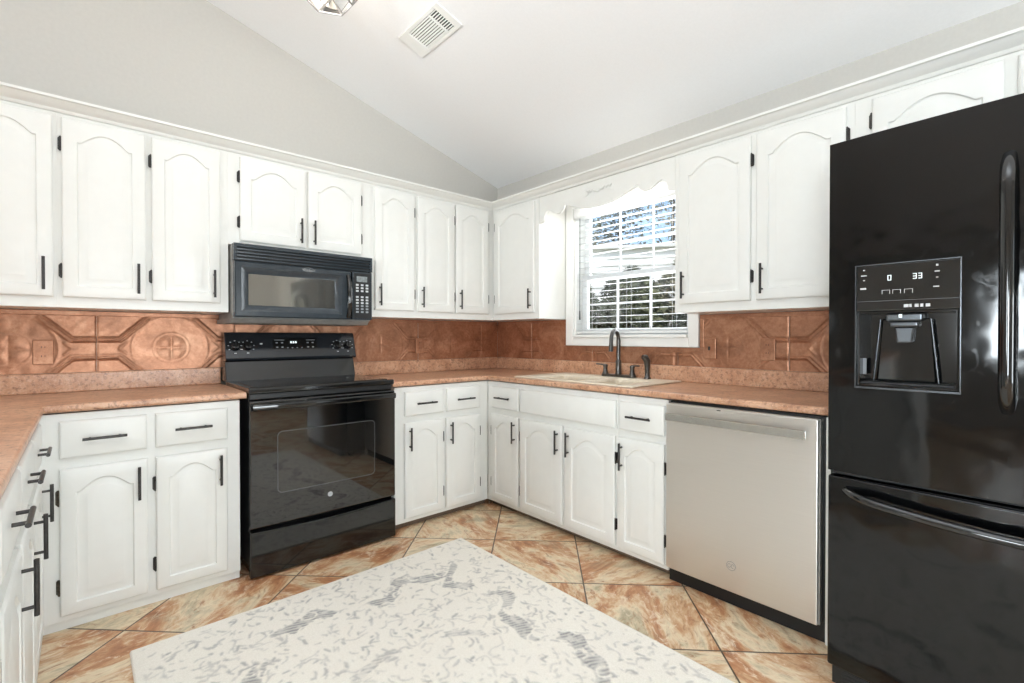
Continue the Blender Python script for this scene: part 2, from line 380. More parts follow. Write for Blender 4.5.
def sash(name, xa, xb, za, zb, cols, rows):
    bm = bmesh.new(); a, b, f = y0+.013, y1-.013, .045
    for ya, yb, zc, zd in ((a,a+f,za,zb),(b-f,b,za,zb),(a+f,b-f,za,za+f),(a+f,b-f,zb-.036,zb)): box(bm, xa,xb, ya,yb, zc,zd)
    o = finish(name, bm, M['vinyl'], win, 0, .003)
    bm = bmesh.new()
    for i in range(1,cols):
        y = a+f+(b-a-2*f)*i/cols; box(bm, xa+.008,xb-.008, y-.006,y+.006, za+f,zb-.036)
    for i in range(1,rows):
        z = za+f+(zb-za-f-.036)*i/rows; box(bm, xa+.0085,xb-.0085, a+f,b-f, z-.006,z+.006)
    finish('muntin', bm, M['vinyl'], o, 0)
    bm = bmesh.new(); box(bm, (xa+xb)/2-.002,(xa+xb)/2+.002, a+f-.004,b-f+.004, za+f-.004,zb-.032); finish('pane', bm, M['glass'], o, 0)
sash('lower_sash', .070,.100, z0+.022, 1.618, 3, 2)
sash('upper_sash', .101,.128, 1.580, z1-.012, 3, 2)
# blinds
bl = thing('window_blind', 'white slatted blind lowered over the sink window', 'blind', (.03,(y0+y1)/2,z0+.03))
hw = (y1-y0)/2-.018
bm = bmesh.new()
prof = [(-.055,0),(-.062,.012),(-.064,.042),(-.058,.070),(-.045,.080),(.028,.080),(.028,0)]
prism(bm, prof, lambda a,b:(a,-hw,b+.83), lambda a,b:(a,hw,b+.83)); finish('headrail', bm, M['slat'], bl, 35, .004)
bm = bmesh.new(); n = 18
for i in range(n):
    zz = .03+i*(.80/n)
    tl = math.radians(4)
    for s in range(1):
        dx, dz = .0235*math.cos(tl), .0235*math.sin(tl)
        p = [(-dx,-dz),( -dx*.4,-dz*.4+.002),(dx*.4,dz*.4+.002),(dx,dz),(dx*.4,dz*.4-.0008),(-dx*.4,-dz*.4-.0008)]
        prism(bm, p, lambda a,b:(a,-hw,b+zz), lambda a,b:(a,hw,b+zz))
finish('slats', bm, M['slat'], bl, 30)
bm = bmesh.new(); box(bm, -.026,.026,-hw,hw, 0,.018); finish('bottom_rail', bm, M['slat'], bl, 0, .003)
for yy in (-hw+.10, 0, hw-.10):
    bm = bmesh.new()
    for xx in (-.026,.026): cyl(bm, (xx,yy,.01), (xx,yy,.84), .0012, 6)
    finish('ladder_cord', bm, M['slat'], bl)
bm = bmesh.new(); cyl(bm, (-.034,hw-.035,.16), (-.034,hw-.035,.83), .0022, 8); cyl(bm, (-.034,hw-.035,.10),(-.034,hw-.035,.165), .006, 10, .004); finish('tilt_wand', bm, M['cord'], bl)

# ------------------------------------------------------------------ cabinet kit
def ring(w, h, d, arch, nB=10, nS=14, nT=28, A=.062):
    """inset loop of a door panel; the top edge carries the cathedral arch when arch is set"""
    pts = []
    x0_, x1_ = d, w-d
    for i in range(nB): pts.append((x0_+(x1_-x0_)*i/nB, d))
    def top(x):
        if not arch: return h-d
        tt = (x-w/2)/((w/2-arch)*.86)
        tq = max(-1,min(1,tt)); a = A*(.45*(.5+.5*math.cos(PI*tq))**.7+.55*(1-abs(tq)**2.3))
        return h-d-A+a if d > arch-.001 else h-d
    zr = top(x1_)
    for i in range(nS): pts.append((x1_, d+(zr-d)*i/nS))
    for i in range(nT):
        x = x1_+(x0_-x1_)*i/nT; pts.append((x, top(x)))
    for i in range(nS): pts.append((x0_, zr+(d-zr)*i/nS))
    return pts
def panel_door(w, h, arch=True):
    bm = bmesh.new(); fr_ = min(.052, w*.17); A = min(.060, w*.17)
    loops = [(0,.001),(0,-.014),(.004,-.019),(.0065,-.020),(fr_-.0005,-.020),(fr_,-.020),(fr_+.004,-.0135),(fr_+.011,-.0125),(fr_+.034,-.0185),(fr_+.037,-.0190)]
    prev = None
    for k, (d, y) in enumerate(loops):
        use = fr_ if (arch and d >= fr_) else 0
        pts = ring(w, h, d, use, A=A)
        vs = [bm.verts.new((x,y,z)) for x, z in pts]
        if prev:
            n = len(vs)
            for i in range(n): bm.faces.new((prev[i],prev[(i+1)%n],vs[(i+1)%n],vs[i]))
        else: bm.faces.new(vs)
        prev = vs
    bmesh.ops.triangulate(bm, faces=[bm.faces.new(prev[::-1])])
    return bm
def drawer_front(w, h):
    bm = bmesh.new(); prev = None
    for d, y in ((0,.001),(0,-.012),(.003,-.016),(.007,-.0185),(.012,-.020)):
        vs = [bm.verts.new((x,y,z)) for x, z in ((d,d),(w-d,d),(w-d,h-d),(d,h-d))]
        if prev:
            for i in range(4): bm.faces.new((prev[i],prev[(i+1)%4],vs[(i+1)%4],vs[i]))
        else: bm.faces.new(vs)
        prev = vs
    bm.faces.new(prev); return bm
def pull(parent, x, z, vertical, L=.140, y=-.0205):
    bm = bmesh.new(); s = .047
    a = Vector((0,0,1)) if vertical else Vector((1,0,0)); c = Vector((x,y-.026,z))
    cyl(bm, c-a*L/2, c+a*L/2, .0056, 14)
    for q in (-s, s): cyl(bm, c+a*q+Vector((0,.027,0)), c+a*q, .0045, 10)
    finish('handle', bm, M['bronze'], parent)
def hinge(parent, x, z, side, mat='bronze'):
    """bronze wrap hinge; side=-1 hinge lies left of the door edge"""
    bm = bmesh.new(); e = .0005; W_ = .0115
    prof = [(0,-.026),(W_*.55,-.031),(W_,-.024),(W_,.024),(W_*.55,.031),(0,.026)]
    prism(bm, prof, lambda a,b:(x+side*(e+a),-.0012,z+b), lambda a,b:(x+side*(e+a),-.0045,z+b))
    cyl(bm, (x+side*.003,-.012,z-.024), (x+side*.003,-.012,z+.024), .0042, 10)
    lathe(bm, [(.001,-.033),(.0042,-.029),(.003,-.025),(.003,.025),(.0042,.029),(.001,.033)], 10, (x+side*.003,-.012,z))
    finish('hinge', bm, M[mat], parent)
def door(root, x0, x1, z0, z1, hside, hz, kind='upper', arch=True, hinges=None, hm='bronze'):
    o = finish('door', panel_door(x1-x0, z1-z0, arch), M['white'], root, 32, loc=(x0,-.0012,z0))
    w, h = x1-x0, z1-z0
    hx = .030 if hside < 0 else w-.030
    pull(o, hx, hz-z0, True)
    hs = -hside
    for zz in (hinges or (.115, h-.115)):
        hinge(o, 0 if hs < 0 else w, zz, hs, hm)
    return o
def drawer(root, x0, x1, z0, z1, handle=True):
    o = finish('drawer' if handle else 'false_front', drawer_front(x1-x0, z1-z0), M['white'], root, 32, loc=(x0,-.0012,z0))
    if handle: pull(o, (x1-x0)/2, (z1-z0)/2, False)
def upper_cab(label, loc, rotz, W, D, z0, z1, doors, name='wall_cabinet'):
    r = thing(name, label, 'cabinet', (loc[0],loc[1],z0), rotz, 'white wall cabinets')
    bm = bmesh.new(); box(bm, .0002, W-.0002, 0, D, 0, z1-z0); finish('body', bm, M['white'], r, 0)
    for d in doors:
        x0, x1, za, zb, side, hz = d[:6]; door(r, x0, x1, za-z0, zb-z0, side, hz-z0, 'upper', hinges=d[6] if len(d) > 6 else None)
    return r
def base_cab(label, loc, rotz, W, D, z0, z1, doors, drawers, x_off=0, hollow=False, toe=.03, toe_mat='toe_shadow'):
    r = thing('base_cabinet', label, 'cabinet', (loc[0],loc[1],0), rotz, 'white base cabinets')
    bm = bmesh.new()
    if hollow:      # open-topped carcass that the sink bowls hang into
        for a in ((.0008,W-.0008,0,.02,z0,z1),(.0008,W-.0008,D-.012,D,z0,z1),(.0008,.016,.0205,D-.0125,z0,z1),(W-.016,W-.0008,.0205,D-.0125,z0,z1),(.0165,W-.0165,.0205,D-.0125,z0,z0+.016)): box(bm, *a)
    else: box(bm, .0008, W-.0008, 0, D, z0, z1)
    finish('body', bm, M['white'], r, 0, .0015)
    bm = bmesh.new(); box(bm, .001, W-.001, toe, D-.01, 0.001, z0+.002); finish('toe_kick', bm, M[toe_mat], r, 0)
    for d in doors: door(r, *d[:5], d[5], 'base', hinges=d[6] if len(d) > 6 else None, hm=d[7] if len(d) > 7 else 'bronze')
    for d in drawers: drawer(r, *d)
    return r
UZ0, UZ1, DT, DB = 1.303, 2.150, 2.131, 1.348
UD = .2913; HZ = 1.445
def UA(label, xa, xb, doors, z0=UZ0):     # upper cabinet on the stove wall
    upper_cab(label, (xa,-UD), 0, xb-xa, UD-.001, z0, UZ1, [(d[0]-xa, d[1]-xa)+tuple(d[2:]) for d in doors])
UA('wall cabinet with one arched door at far left end of the stove wall', -3.40, -2.757, [(-3.372,-3.085,DB,DT,-1,HZ),(-3.058,-2.770,DB,DT,1,HZ)])
UA('two-door wall cabinet just left of the microwave', -2.757, -2.1035, [(-2.742,-2.450,DB,DT,1,HZ),(-2.427,-2.142,DB,DT,1,HZ)])
UA('short two-door wall cabinet directly above the microwave', -2.1035, -1.3005, [(-2.050,-1.711,1.686,DT,1,1.778,(.10,.34)),(-1.697,-1.374,1.686,DT,-1,1.778,(.10,.34))], 1.664)
UA('three-door wall cabinet between the microwave and the corner', -1.3005, 0-.001, [(-1.284,-.996,DB,DT,-1,HZ),(-.971,-.667,DB,DT,-1,HZ),(-.652,-.350,DB,DT,-1,HZ)])
def UB(label, ya, yb, doors, z0=UZ0):     # on the window wall, ya > yb ; local x = ya - y
    upper_cab(label, (-UD,ya), -PI/2, ya-yb, UD-.001, z0, UZ1, [(ya-d[0], ya-d[1])+tuple(d[2:]) for d in doors])
UB('single-door wall cabinet left of the window, in the corner', -UD-.002, -.797, [(-.330,-.762,DB,DT,1,HZ)])
UB('two-door wall cabinet between the window and the refrigerator', -1.832, -2.640, [(-1.862,-2.229,DB,DT,-1,HZ),(-2.256,-2.612,DB,DT,-1,HZ)])
UB('short wall cabinet above the black refrigerator', -2.640, -3.62, [(-2.700,-3.072,1.82,DT,1,1.893,(.08,.225)),(-3.105,-3.56,1.82,DT,-1,1.893,(.08,.19))], 1.817)

# valance board with scalloped lower edge
half = [(.515,1.970),(.512,1.967),(.478,1.972),(.470,1.985),(.466,2.016),(.452,2.034),(.433,2.043),(.412,2.038),(.39,2.024),(.365,2.010),(.34,2.004),(.318,2.006),(.298,2.018),(.288,2.036),(.280,2.052),(.262,2.044),(.235,2.033),(.2,2.021),(.15,2.004),(.1,1.992),(.05,1.986),(0,1.985)]
VC = -1.3145
low = [(VC-s,z) for s, z in half]+[(VC+s,z) for s, z in half[-2::-1]]
pts = low+[(VC+.5165,1.985),(VC+.5165,2.149),(VC-.5165,2.149),(VC-.5165,1.985)]
val = thing('window_valance', 'scalloped white wooden valance board above the sink window', 'valance', (-UD,VC,1.98))
bm = bmesh.new(); prism(bm, [(y-VC,z-1.98) for y, z in pts], lambda y,z:(.0,y,z), lambda y,z:(.019,y,z)); finish('board', bm, M['white'], val, 30, .002)
bm = bmesh.new()      # carved scroll ornament
for s in (-1,1):
    tube(bm, [(-.0012,s*(.012+.105*k/14),.098+.014*math.sin(k/14*5.2)) for k in range(15)], [.0030*(1-.05*k) for k in range(15)], 8)
    for k, (a, b) in enumerate(((.03,.016),(.055,.012),(.08,.009))):
        tube(bm, [(-.001,s*(a+.02*math.sin(q/6*PI)),.098+(b+.006)*math.sin(q/6*PI)+.004*k) for q in range(7)], .003, 6)
lathe(bm, [(.001,-.004),(.010,-.003),(.012,0)], 14, (-.0005,0,.102), Matrix.Rotation(PI/2,4,'Y'))
finish('carved_ornament', bm, M['white'], val)

# crown moulding running over all the wall cabinets
def L_sweep(prof, xs, ys, name, mat):
    """profile (outward offset d, height z) swept along stove wall then window wall with a mitre at the corner"""
    bm = bmesh.new(); st = []
    for P in ((xs,'a'),(None,'c'),(ys,'b')):
        rg = []
        for d, z in prof:
            if P[1] == 'a': p = (xs,-d,z)
            elif P[1] == 'c': p = (-d,-d,z)
            else: p = (-d,ys,z)
            rg.append(bm.verts.new(p))
        st.append(rg)
    n = len(prof)
    for a, b in zip(st, st[1:]):
        for i in range(n): bm.faces.new((a[i],a[(i+1)%n],b[(i+1)%n],b[i]))
    bm.faces.new(st[0]); bm.faces.new(st[-1][::-1])
    return finish(name, bm, mat, smooth=35)
prof = [(UD-.03,2.1505),(UD+.006,2.1505),(UD+.011,2.156),(UD+.013,2.163),(UD+.022,2.168),(UD+.032,2.174),(UD+.042,2.183),(UD+.048,2.190),(UD+.060,2.192),(UD+.060,2.203),(UD-.03,2.203)]
struct(L_sweep(prof, -3.40, -3.62, 'trim_1', M['white']), 'white crown moulding over the wall cabinets', 'moulding')

# base cabinets
CF = .570; BZ0, BZ1 = .040, .868
def BA(label, xa, xb, doors, drs, **kw):
    return base_cab(label, (xa,-CF), 0, xb-xa, CF-.01, BZ0, BZ1, [(d[0]-xa, d[1]-xa)+tuple(d[2:]) for d in doors], [(d[0]-xa, d[1]-xa)+tuple(d[2:]) for d in drs], **kw)
def BB(label, ya, yb, doors, drs, **kw):
    return base_cab(label, (-CF,ya), -PI/2, ya-yb, CF-.01, BZ0, BZ1, [(ya-d[0], ya-d[1])+tuple(d[2:]) for d in doors], [(ya-d[0], ya-d[1])+tuple(d[2:]) for d in drs], **kw)
DZ0, DZ1, RZ0, RZ1, BH = .066, .648, .690, .838, .552
BA('white two-door base cabinet left of the range', -2.812, -2.1135, [(-2.750,-2.472,DZ0,DZ1,1,BH,(.115,.47),'agedbronze'),(-2.443,-2.170,DZ0,DZ1,1,BH)], [(-2.750,-2.473,RZ0,RZ1),(-2.444,-2.168,RZ0,RZ1)], toe=.016, toe_mat='white')
BA('white two-door base cabinet right of the range, running into the corner', -1.291, -CF, [(-1.229,-.951,DZ0,DZ1,-1,BH),(-.928,-.652,DZ0,DZ1,-1,BH)], [(-1.227,-.946,RZ0,RZ1),(-.922,-.652,RZ0,RZ1)], toe=.035)
BB('narrow one-door base cabinet in the corner, left of the sink base', -CF-.001, -.9085, [(-.627,-.900,DZ0,DZ1,1,BH)], [(-.629,-.900,RZ0,RZ1)], toe=.045, hollow=True)
sb = BB('wide sink base cabinet with blank false front and two doors', -.9085, -1.664, [(-.917,-1.279,DZ0,DZ1,1,BH),(-1.303,-1.653,DZ0,DZ1,-1,BH)], [(-.918,-1.656,RZ0,RZ1,False)], toe=.045, hollow=True)
BB('narrow one-door base cabinet between sink base and dishwasher', -1.664, -1.958, [(-1.672,-1.942,DZ0,DZ1,-1,BH)], [(-1.680,-1.942,RZ0,RZ1)], toe=.045, hollow=True)
LF = -2.815
for k, (c, hy) in enumerate(((-.850,-.678),(-1.254,-1.10),(-1.662,-1.55))):
    a, b = c+.2015, (c-.2015, -1.4575, -1.8655)[k]
    a = (-CF-.001, -1.052, -1.458)[k]; b = (-1.0515, -1.4575, -1.8655)[k]
    nm = ('nearest the stove wall','in the middle of the run','nearest the camera')[k]
    r = base_cab('drawer base cabinet of the left-hand run, '+nm, (LF,b), PI/2, a-b, .58, BZ0, BZ1,
             [(c-.193-b, c+.186-b, DZ0, DZ1, 1, BH)], [(c-.193-b, c+.186-b, RZ0+.008, RZ1+.010)], toe=.016, toe_mat='white')
r = base_cab('end base cabinet of the left-hand run beside the camera', (LF,-2.42), PI/2, .553, .58, BZ0, BZ1, [(.03,.52,DZ0,RZ1,-1,.70)], [], toe=.016, toe_mat='white')
# end panel between dishwasher and refrigerator
bm = bmesh.new(); box(bm, -.585,-.01,-2.637,-2.620,.001,BZ1); tag(finish('end_panel', bm, M['white'], None, 0, .0015), 'thin white end panel between dishwasher and refrigerator', 'panel')
# filler strips beside the range

# ------------------------------------------------------------------ worktops
WZ0, WZ1, WF = .8745, .906, .594
def worktop(name, label, xs, ys, keep, edge_test, upst):
    r = thing(name, label, 'worktop', (xs[0],ys[0],WZ0))
    L0 = Vector((xs[0],ys[0],WZ0))
    bm = cells(xs, ys, keep, lambda x,y:(x-L0.x,y-L0.y,0), lambda x,y:(x-L0.x,y-L0.y,WZ1-WZ0))
    eds = [e for e in bm.edges if abs(e.verts[0].co.z-e.verts[1].co.z) < 1e-6 and edge_test((e.verts[0].co+L0), (e.verts[1].co+L0))]
    bmesh.ops.bevel(bm, geom=eds, offset=.011, segments=4, profile=.5, affect='EDGES')
    finish('top', bm, M['laminate'], r, 40)
    for (a,b,c,d) in upst:
        bm = bmesh.new(); box(bm, a-L0.x,b-L0.x,c-L0.y,d-L0.y, WZ1-WZ0+.0002, .1245)
        finish('upstand', bm, M['laminate'], r, 0, .005, 3)
    return r
XE = -2.790
def et_left(p, q):
    on = lambda v: (abs(v.y+WF) < 1e-4 and v.x > XE-1e-4) or (abs(v.x-XE) < 1e-4 and v.y < -WF+1e-4)
    return on(p) and on(q)
worktop('worktop', 'brown laminate worktop left of the range, turning along the left-hand run', [-3.42,XE,-2.0895], [-2.44,-WF,-.002],
        lambda x,y: y > -WF or x < XE, et_left, [(-3.42,-2.0885,-.022,-.002)])
SK = (-.560,-.055,-1.745,-.832)    # sink outline x0,x1,y0,y1
def et_right(p, q):
    on = lambda v: (abs(v.y+WF) < 1e-4 and v.x < -WF+1e-4) or (abs(v.x+WF) < 1e-4 and v.y < -WF+1e-4)
    return on(p) and on(q)
worktop('worktop', 'brown laminate worktop right of the range, turning along the window wall and holding the sink', [-1.312,-WF,SK[0]+.015,SK[1]-.015,-.002], [-2.664,SK[2]+.015,SK[3]-.015,-WF,-.002],
        lambda x,y: (y > -WF or x > -WF) and not (SK[0]+.015 < x < SK[1]-.015 and SK[2]+.015 < y < SK[3]-.015), et_right,
        [(-1.316,-.0225,-.022,-.002),(-.022,-.002,-2.664,-.002)])

# ------------------------------------------------------------------ copper backsplash
def emboss(u, v):
    """relief height (m) of one 24-inch pressed tile, u,v from its centre"""
    au, av = np.abs(u), np.abs(v); h = np.zeros_like(u)
    def seg(ax, ay, bx, by):
        dx, dy = bx-ax, by-ay; tt = np.clip(((au-ax)*dx+(av-ay)*dy)/(dx*dx+dy*dy), 0, 1)
        return np.hypot(au-(ax+tt*dx), av-(ay+tt*dy))
    def ridge(d, w, a): return a*np.exp(-(d/w)**2)
    for off, amp in ((0,.0062),(.016,.0042)):
        d = np.minimum(seg(.300,.052-off,.218-off*.45,.052-off), seg(.218-off*.45,.052-off,.105-off*.45,.165-off))
        h += ridge(d, .0042, amp)
    d = seg(.218,.0,.190,.028); h += ridge(d, .005, .0022)
    rr = np.hypot(u, v*1.02); th = np.arctan2(v, u)
    h += ridge(rr-.168, .006, .0012)
    h += np.where(rr < .075, .0034*np.abs(np.sin(2*th))**.5*np.sin(np.clip(rr/.075,0,1)*PI), 0)+ridge(rr-.080, .004, .0011)
    h += np.where((rr > .09) & (rr < .15), .0004*np.sin(th*12)*np.sin((rr-.09)/.06*PI), 0)
    ed = np.minimum(.305-au, .305-av); h += np.where(ed < .0035, -.003, 0)
    h += .0004*np.sin(au*95)*np.sin(av*95)*((au > .20) & (av > .08))
    return h
def backsplash(name, label, wall, seams, zlo, zhi, keep=None, rects=()):
    r = thing(name, label, 'backsplash', (0,0,zlo))
    ZC = 1.115; st = .0045
    for a, b, ctr in seams:
        a_, b_ = min(a,b)+.0006, max(a,b)-.0006
        nu, nv = max(3,int((b_-a_)/st)), int((zhi-zlo)/st)
        U = np.linspace(a_, b_, nu); V = np.linspace(zlo, zhi, nv); UU, VV = np.meshgrid(U, V, indexing='ij')
        H = .005+emboss(UU-ctr, VV-ZC)
        if wall == 'A': P = np.stack([UU, -H, VV-zlo], -1)
        else: P = np.stack([-H, UU, VV-zlo], -1)
        bm = bmesh.new(); vs = [[bm.verts.new(P[i,j]) for j in range(nv)] for i in range(nu)]
        for i in range(nu-1):
            for j in range(nv-1):
                if keep and not keep((U[i]+U[i+1])/2, (V[j]+V[j+1])/2): continue
                bm.faces.new((vs[i][j],vs[i+1][j],vs[i+1][j+1],vs[i][j+1]))
        loose = [v for v in bm.verts if not v.link_faces]
        bmesh.ops.delete(bm, geom=loose, context='VERTS')
        o = finish('panel', bm, M['copper'], r, 60)
        n = Vector((0,-1,0)) if wall == 'A' else Vector((-1,0,0))
        if o.data.polygons[0].normal.dot(n) < 0: o.data.flip_normals()
    for (a,b,c,d) in rects:
        bm = bmesh.new()
        if wall == 'A': box(bm, a,b,-.0105,-.0005,c-zlo,d-zlo)
        else: box(bm, -.0105,-.0005,a,b,c-zlo,d-zlo)
        finish('trim_strip', bm, M['copper'], r, 0, .003)
    return r
T = .6115; ZL, ZH = .9995, 1.3015
seamsA = [(-3.235-T,-3.235,-3.235-T/2)][0:0]
xs_ = [-2.626-T,-2.626,-2.013,-1.401,-.789,-.185]
seamsA = [(xs_[i],xs_[i+1],(xs_[i]+xs_[i+1])/2) for i in range(5)]+[(-.185,-.006,.12)]+[(-3.40,xs_[0],xs_[0]-T/2)]
backsplash('backsplash', 'pressed copper backsplash panels on the wall behind the range', 'A', seamsA, ZL, ZH, None,
           [(-3.40,-.012,1.277,1.3015)])
ysB = [-.427,-1.040,-1.690,-2.302]
def keepB(y, z): return not (-1.853 < y < -.775 and z > 1.080)
seamsB = [(-.006,-.427,-.122),(-.427,-1.040,-.733),(-1.040,-1.690,-1.365),(-1.690,-2.302,-1.996),(-2.302,-2.664,-2.607)]
backsplash('backsplash', 'pressed copper backsplash panels on the window wall above the sink', 'B', seamsB, ZL, ZH, keepB,
           [(-.797,-.012,1.283,1.3015),(-2.664,-1.8295,1.277,1.3015),(-1.855,-1.8295,1.1105,1.2765),(-1.855,-.775,1.078,1.1100),(-.801,-.775,1.1105,1.283)])

def outlet(name, label, wall, c, z, kind):
    r = thing(name, label, 'outlet' if kind == 'outlet' else 'switch', (c,-.0115,z) if wall == 'A' else (-.0115,c,z), 0 if wall == 'A' else -PI/2, 'copper wall plates')
    bm = bmesh.new(); box(bm, -.036,.036,-.007,.0,-.058,.058); finish('cover_plate', bm, M['copper'], r, 0, .003)
    if kind == 'outlet':
        for s in (-1,1):
            bm = bmesh.new(); cyl(bm, (0,-.0065,s*.021),(0,-.0095,s*.021), .0165, 18)
            rec = finish('receptacle', bm, M['copper'], r)
            bm = bmesh.new()
            for q in (-.006,.006): box(bm, q-.0012,q+.0012,-.0102,-.0093,s*.021-.002,s*.021+.007)
            finish('slot', bm, M['blackmatte'], rec, 0)
    else:
        bm = bmesh.new(); box(bm, -.005,.005,-.016,-.0065,-.011,.011); finish('toggle', bm, M['bronze'], r, 0, .002)
    return r
outlet('wall_outlet', 'copper-covered outlet on the backsplash at far left', 'A', -2.816, 1.101, 'outlet')
outlet('wall_outlet', 'copper-covered outlet on the backsplash right of the range', 'A', -.780, 1.108, 'outlet')
outlet('light_switch', 'copper switch plate beside the lower right window corner', 'B', -1.893, 1.108, 'switch')
outlet('wall_outlet', 'copper-covered outlet above the worktop nearest the refrigerator', 'B', -2.204, 1.108, 'outlet')

# ------------------------------------------------------------------ range
RX0, RX1 = -2.087, -1.322; RW = RX1-RX0
rg = thing('electric_range', 'black electric range with glass cooktop and oven door', 'range', (RX0,0,0))
bm = bmesh.new(); box(bm, .004,RW-.004,-.600,-.045,.03,.895); finish('body', bm, M['blackgloss'], rg, 0, .003)
# cooktop
bm = bmesh.new(); box(bm, -.004+.004,RW+.004,-.625,-.135,.8955,.925); finish('cooktop_frame', bm, M['blackgloss'], rg, 0, .008, 3)
bm = bmesh.new(); box(bm, .03,RW-.025,-.590,-.155,.9252,.9275); ct = finish('glass_cooktop', bm, M['blackglass'], rg, 0, .001)
for (x, y, rad) in ((.20,-.47,.10),(.57,-.47,.085),(.20,-.25,.075),(.57,-.25,.10)):
    bm = bmesh.new(); n = 40
    for q in (rad, rad*.62):
        ra = [bm.verts.new((x+q*math.cos(2*PI*i/n),y+q*math.sin(2*PI*i/n),.9279)) for i in range(n)]
        rb = [bm.verts.new((x+(q-.003)*math.cos(2*PI*i/n),y+(q-.003)*math.sin(2*PI*i/n),.9279)) for i in range(n)]
        for i in range(n): bm.faces.new((ra[i],ra[(i+1)%n],rb[(i+1)%n],rb[i]))
    finish('burner_ring', bm, M['ringgrey'], ct, 0)
# vent trim under cooktop
bm = bmesh.new(); box(bm, .006,RW-.006,-.612,-.585,.868,.896); finish('vent_trim', bm, M['blackmatte'], rg, 0, .003)
# backguard : lower riser and tilted control panel
bm = bmesh.new(); prism(bm, [(-.136,.920),(-.105,1.036),(-.012,1.036),(-.012,.920)], lambda y,z:(.001,y,z), lambda y,z:(RW-.018,y,z)); finish('backguard_riser', bm, M['blackgloss'], rg, 0, .005)
cpb = [(-.118,1.040),(-.122,1.050),(-.080,1.192),(-.070,1.199),(-.012,1.199),(-.012,1.036),(-.104,1.036)]
bm = bmesh.new(); prism(bm, cpb, lambda y,z:(.003,y,z), lambda y,z:(RW-.006,y,z)); cpo = finish('control_panel', bm, M['panelblack'], rg, 0, .004)
# the panel's slope: helper frame
p0, p1 = Vector((0,-.122,1.050)), Vector((0,-.080,1.192)); up_ = (p1-p0).normalized(); out_ = Vector((0,-up_.z,up_.y))
def onp(x, s, d=0): return Vector((x,0,0))+p0+up_*s+out_*d
def plate(bm, x0, x1, s0, s1, d0, d1):
    v = [bm.verts.new(onp(x,s,d)) for x in (x0,x1) for s in (s0,s1) for d in (d0,d1)]
    for f in ((0,1,3,2),(4,6,7,5),(0,4,5,1),(2,3,7,6),(0,2,6,4),(1,5,7,3)): bm.faces.new([v[i] for i in f])
for x in (.053,.117,.640,.708):
    bm = bmesh.new(); R4 = out_.to_track_quat('Z','Y').to_matrix().to_4x4()
    lathe(bm, [(.023,0),(.024,.006),(.021,.009),(.0195,.024),(.017,.027),(.001,.0275)], 24, onp(x,.071,.0002), R4)
    k = finish('knob', bm, M['blackgloss'], cpo, 35)
    bm = bmesh.new(); a = random.choice((.3,.0,-.2)); plate(bm, x-.0035,x+.0035,.053,.089,.024,.032); finish('grip', bm, M['blackgloss'], cpo, 0, .002)
    bm = bmesh.new()
    for q in range(7):
        an = math.radians(-120+40*q); cx_, cs_ = x+.034*math.sin(an), .071+.034*math.cos(an)
        plate(bm, cx_-.0035,cx_+.0035,cs_-.0016,cs_+.0016,.0003,.0008)
    plate(bm, x-.006,x+.006,.030,.034,.0003,.0008)
    finish('dial_mark', bm, M['mark'], cpo, 0)
bm = bmesh.new(); plate(bm, .252,.512,.040,.122,.0002,.0012); finish('clock_panel', bm, M['blackgloss'], cpo, 0)
bm = bmesh.new()
for q in range(3): plate(bm, .352+.014*q,.361+.014*q,.088,.101,.0013,.0022)
finish('clock_digits', bm, M['digit'], cpo, 0)
bm = bmesh.new()
for x in (.275,.305,.455,.485):
    for s in (.060,.088): plate(bm, x-.006,x+.006,s,s+.007,.0013,.002)
for x in (.335,.362,.390,.418): plate(bm, x-.004,x+.004,.058,.063,.0013,.002)
plate(bm, .262,.318,.107,.110,.0013,.002); plate(bm, .446,.500,.107,.110,.0013,.002)
finish('touch_key', bm, M['markdim'], cpo, 0)
bm = bmesh.new(); plate(bm, .182,.196,.083,.090,.0003,.0009); finish('printed_logo', bm, M['mark'], cpo, 0)
# oven door
od = thing('x', '', '') if False else None
bm = bmesh.new()
prism(bm, [(-.640,.250),(-.640,.815),(-.634,.862),(-.602,.866),(-.602,.246),(-.634,.246)], lambda y,z:(0.0,y,z), lambda y,z:(RW,y,z)); dr = finish('oven_door', bm, M['blackglass'], rg, 0, .006, 3)
bm = bmesh.new()
n = 6; wx0, wx1, wz0, wz1, cr_ = .122,.638,.398,.706,.025
def rrect(x0,x1,z0,z1,r,n=6):
    o = []
    for cx_, cz_, a0 in ((x1-r,z1-r,0),(x0+r,z1-r,90),(x0+r,z0+r,180),(x1-r,z0+r,270)):
        for i in range(n+1): a = math.radians(a0+90*i/n); o.append((cx_+r*math.cos(a),cz_+r*math.sin(a)))
    return o
A_, B_ = rrect(wx0,wx1,wz0,wz1,cr_), rrect(wx0+.004,wx1-.004,wz0+.004,wz1-.004,cr_-.004)
va = [bm.verts.new((x,-.6407,z)) for x,z in A_]; vb = [bm.verts.new((x,-.6407,z)) for x,z in B_]
for i in range(len(va)): bm.faces.new((va[i],va[(i+1)%len(va)],vb[(i+1)%len(va)],vb[i]))
finish('window_outline', bm, simple('grey_enamel_line', (74,76,78), .3), dr, 0)
bm = bmesh.new(); bm.faces.new([bm.verts.new((x,-.6405,z)) for x,z in B_]); finish('oven_window', bm, simple('smoked_oven_glass', (34,32,30), .04, 0, 10, .05, Specular_IOR_Level=1.0), dr, 0)
bm = bmesh.new(); cyl(bm, (.383,-.6402,.340),(.383,-.6425,.340), .0135, 24); lg = finish('round_badge', bm, M['silver'], dr)
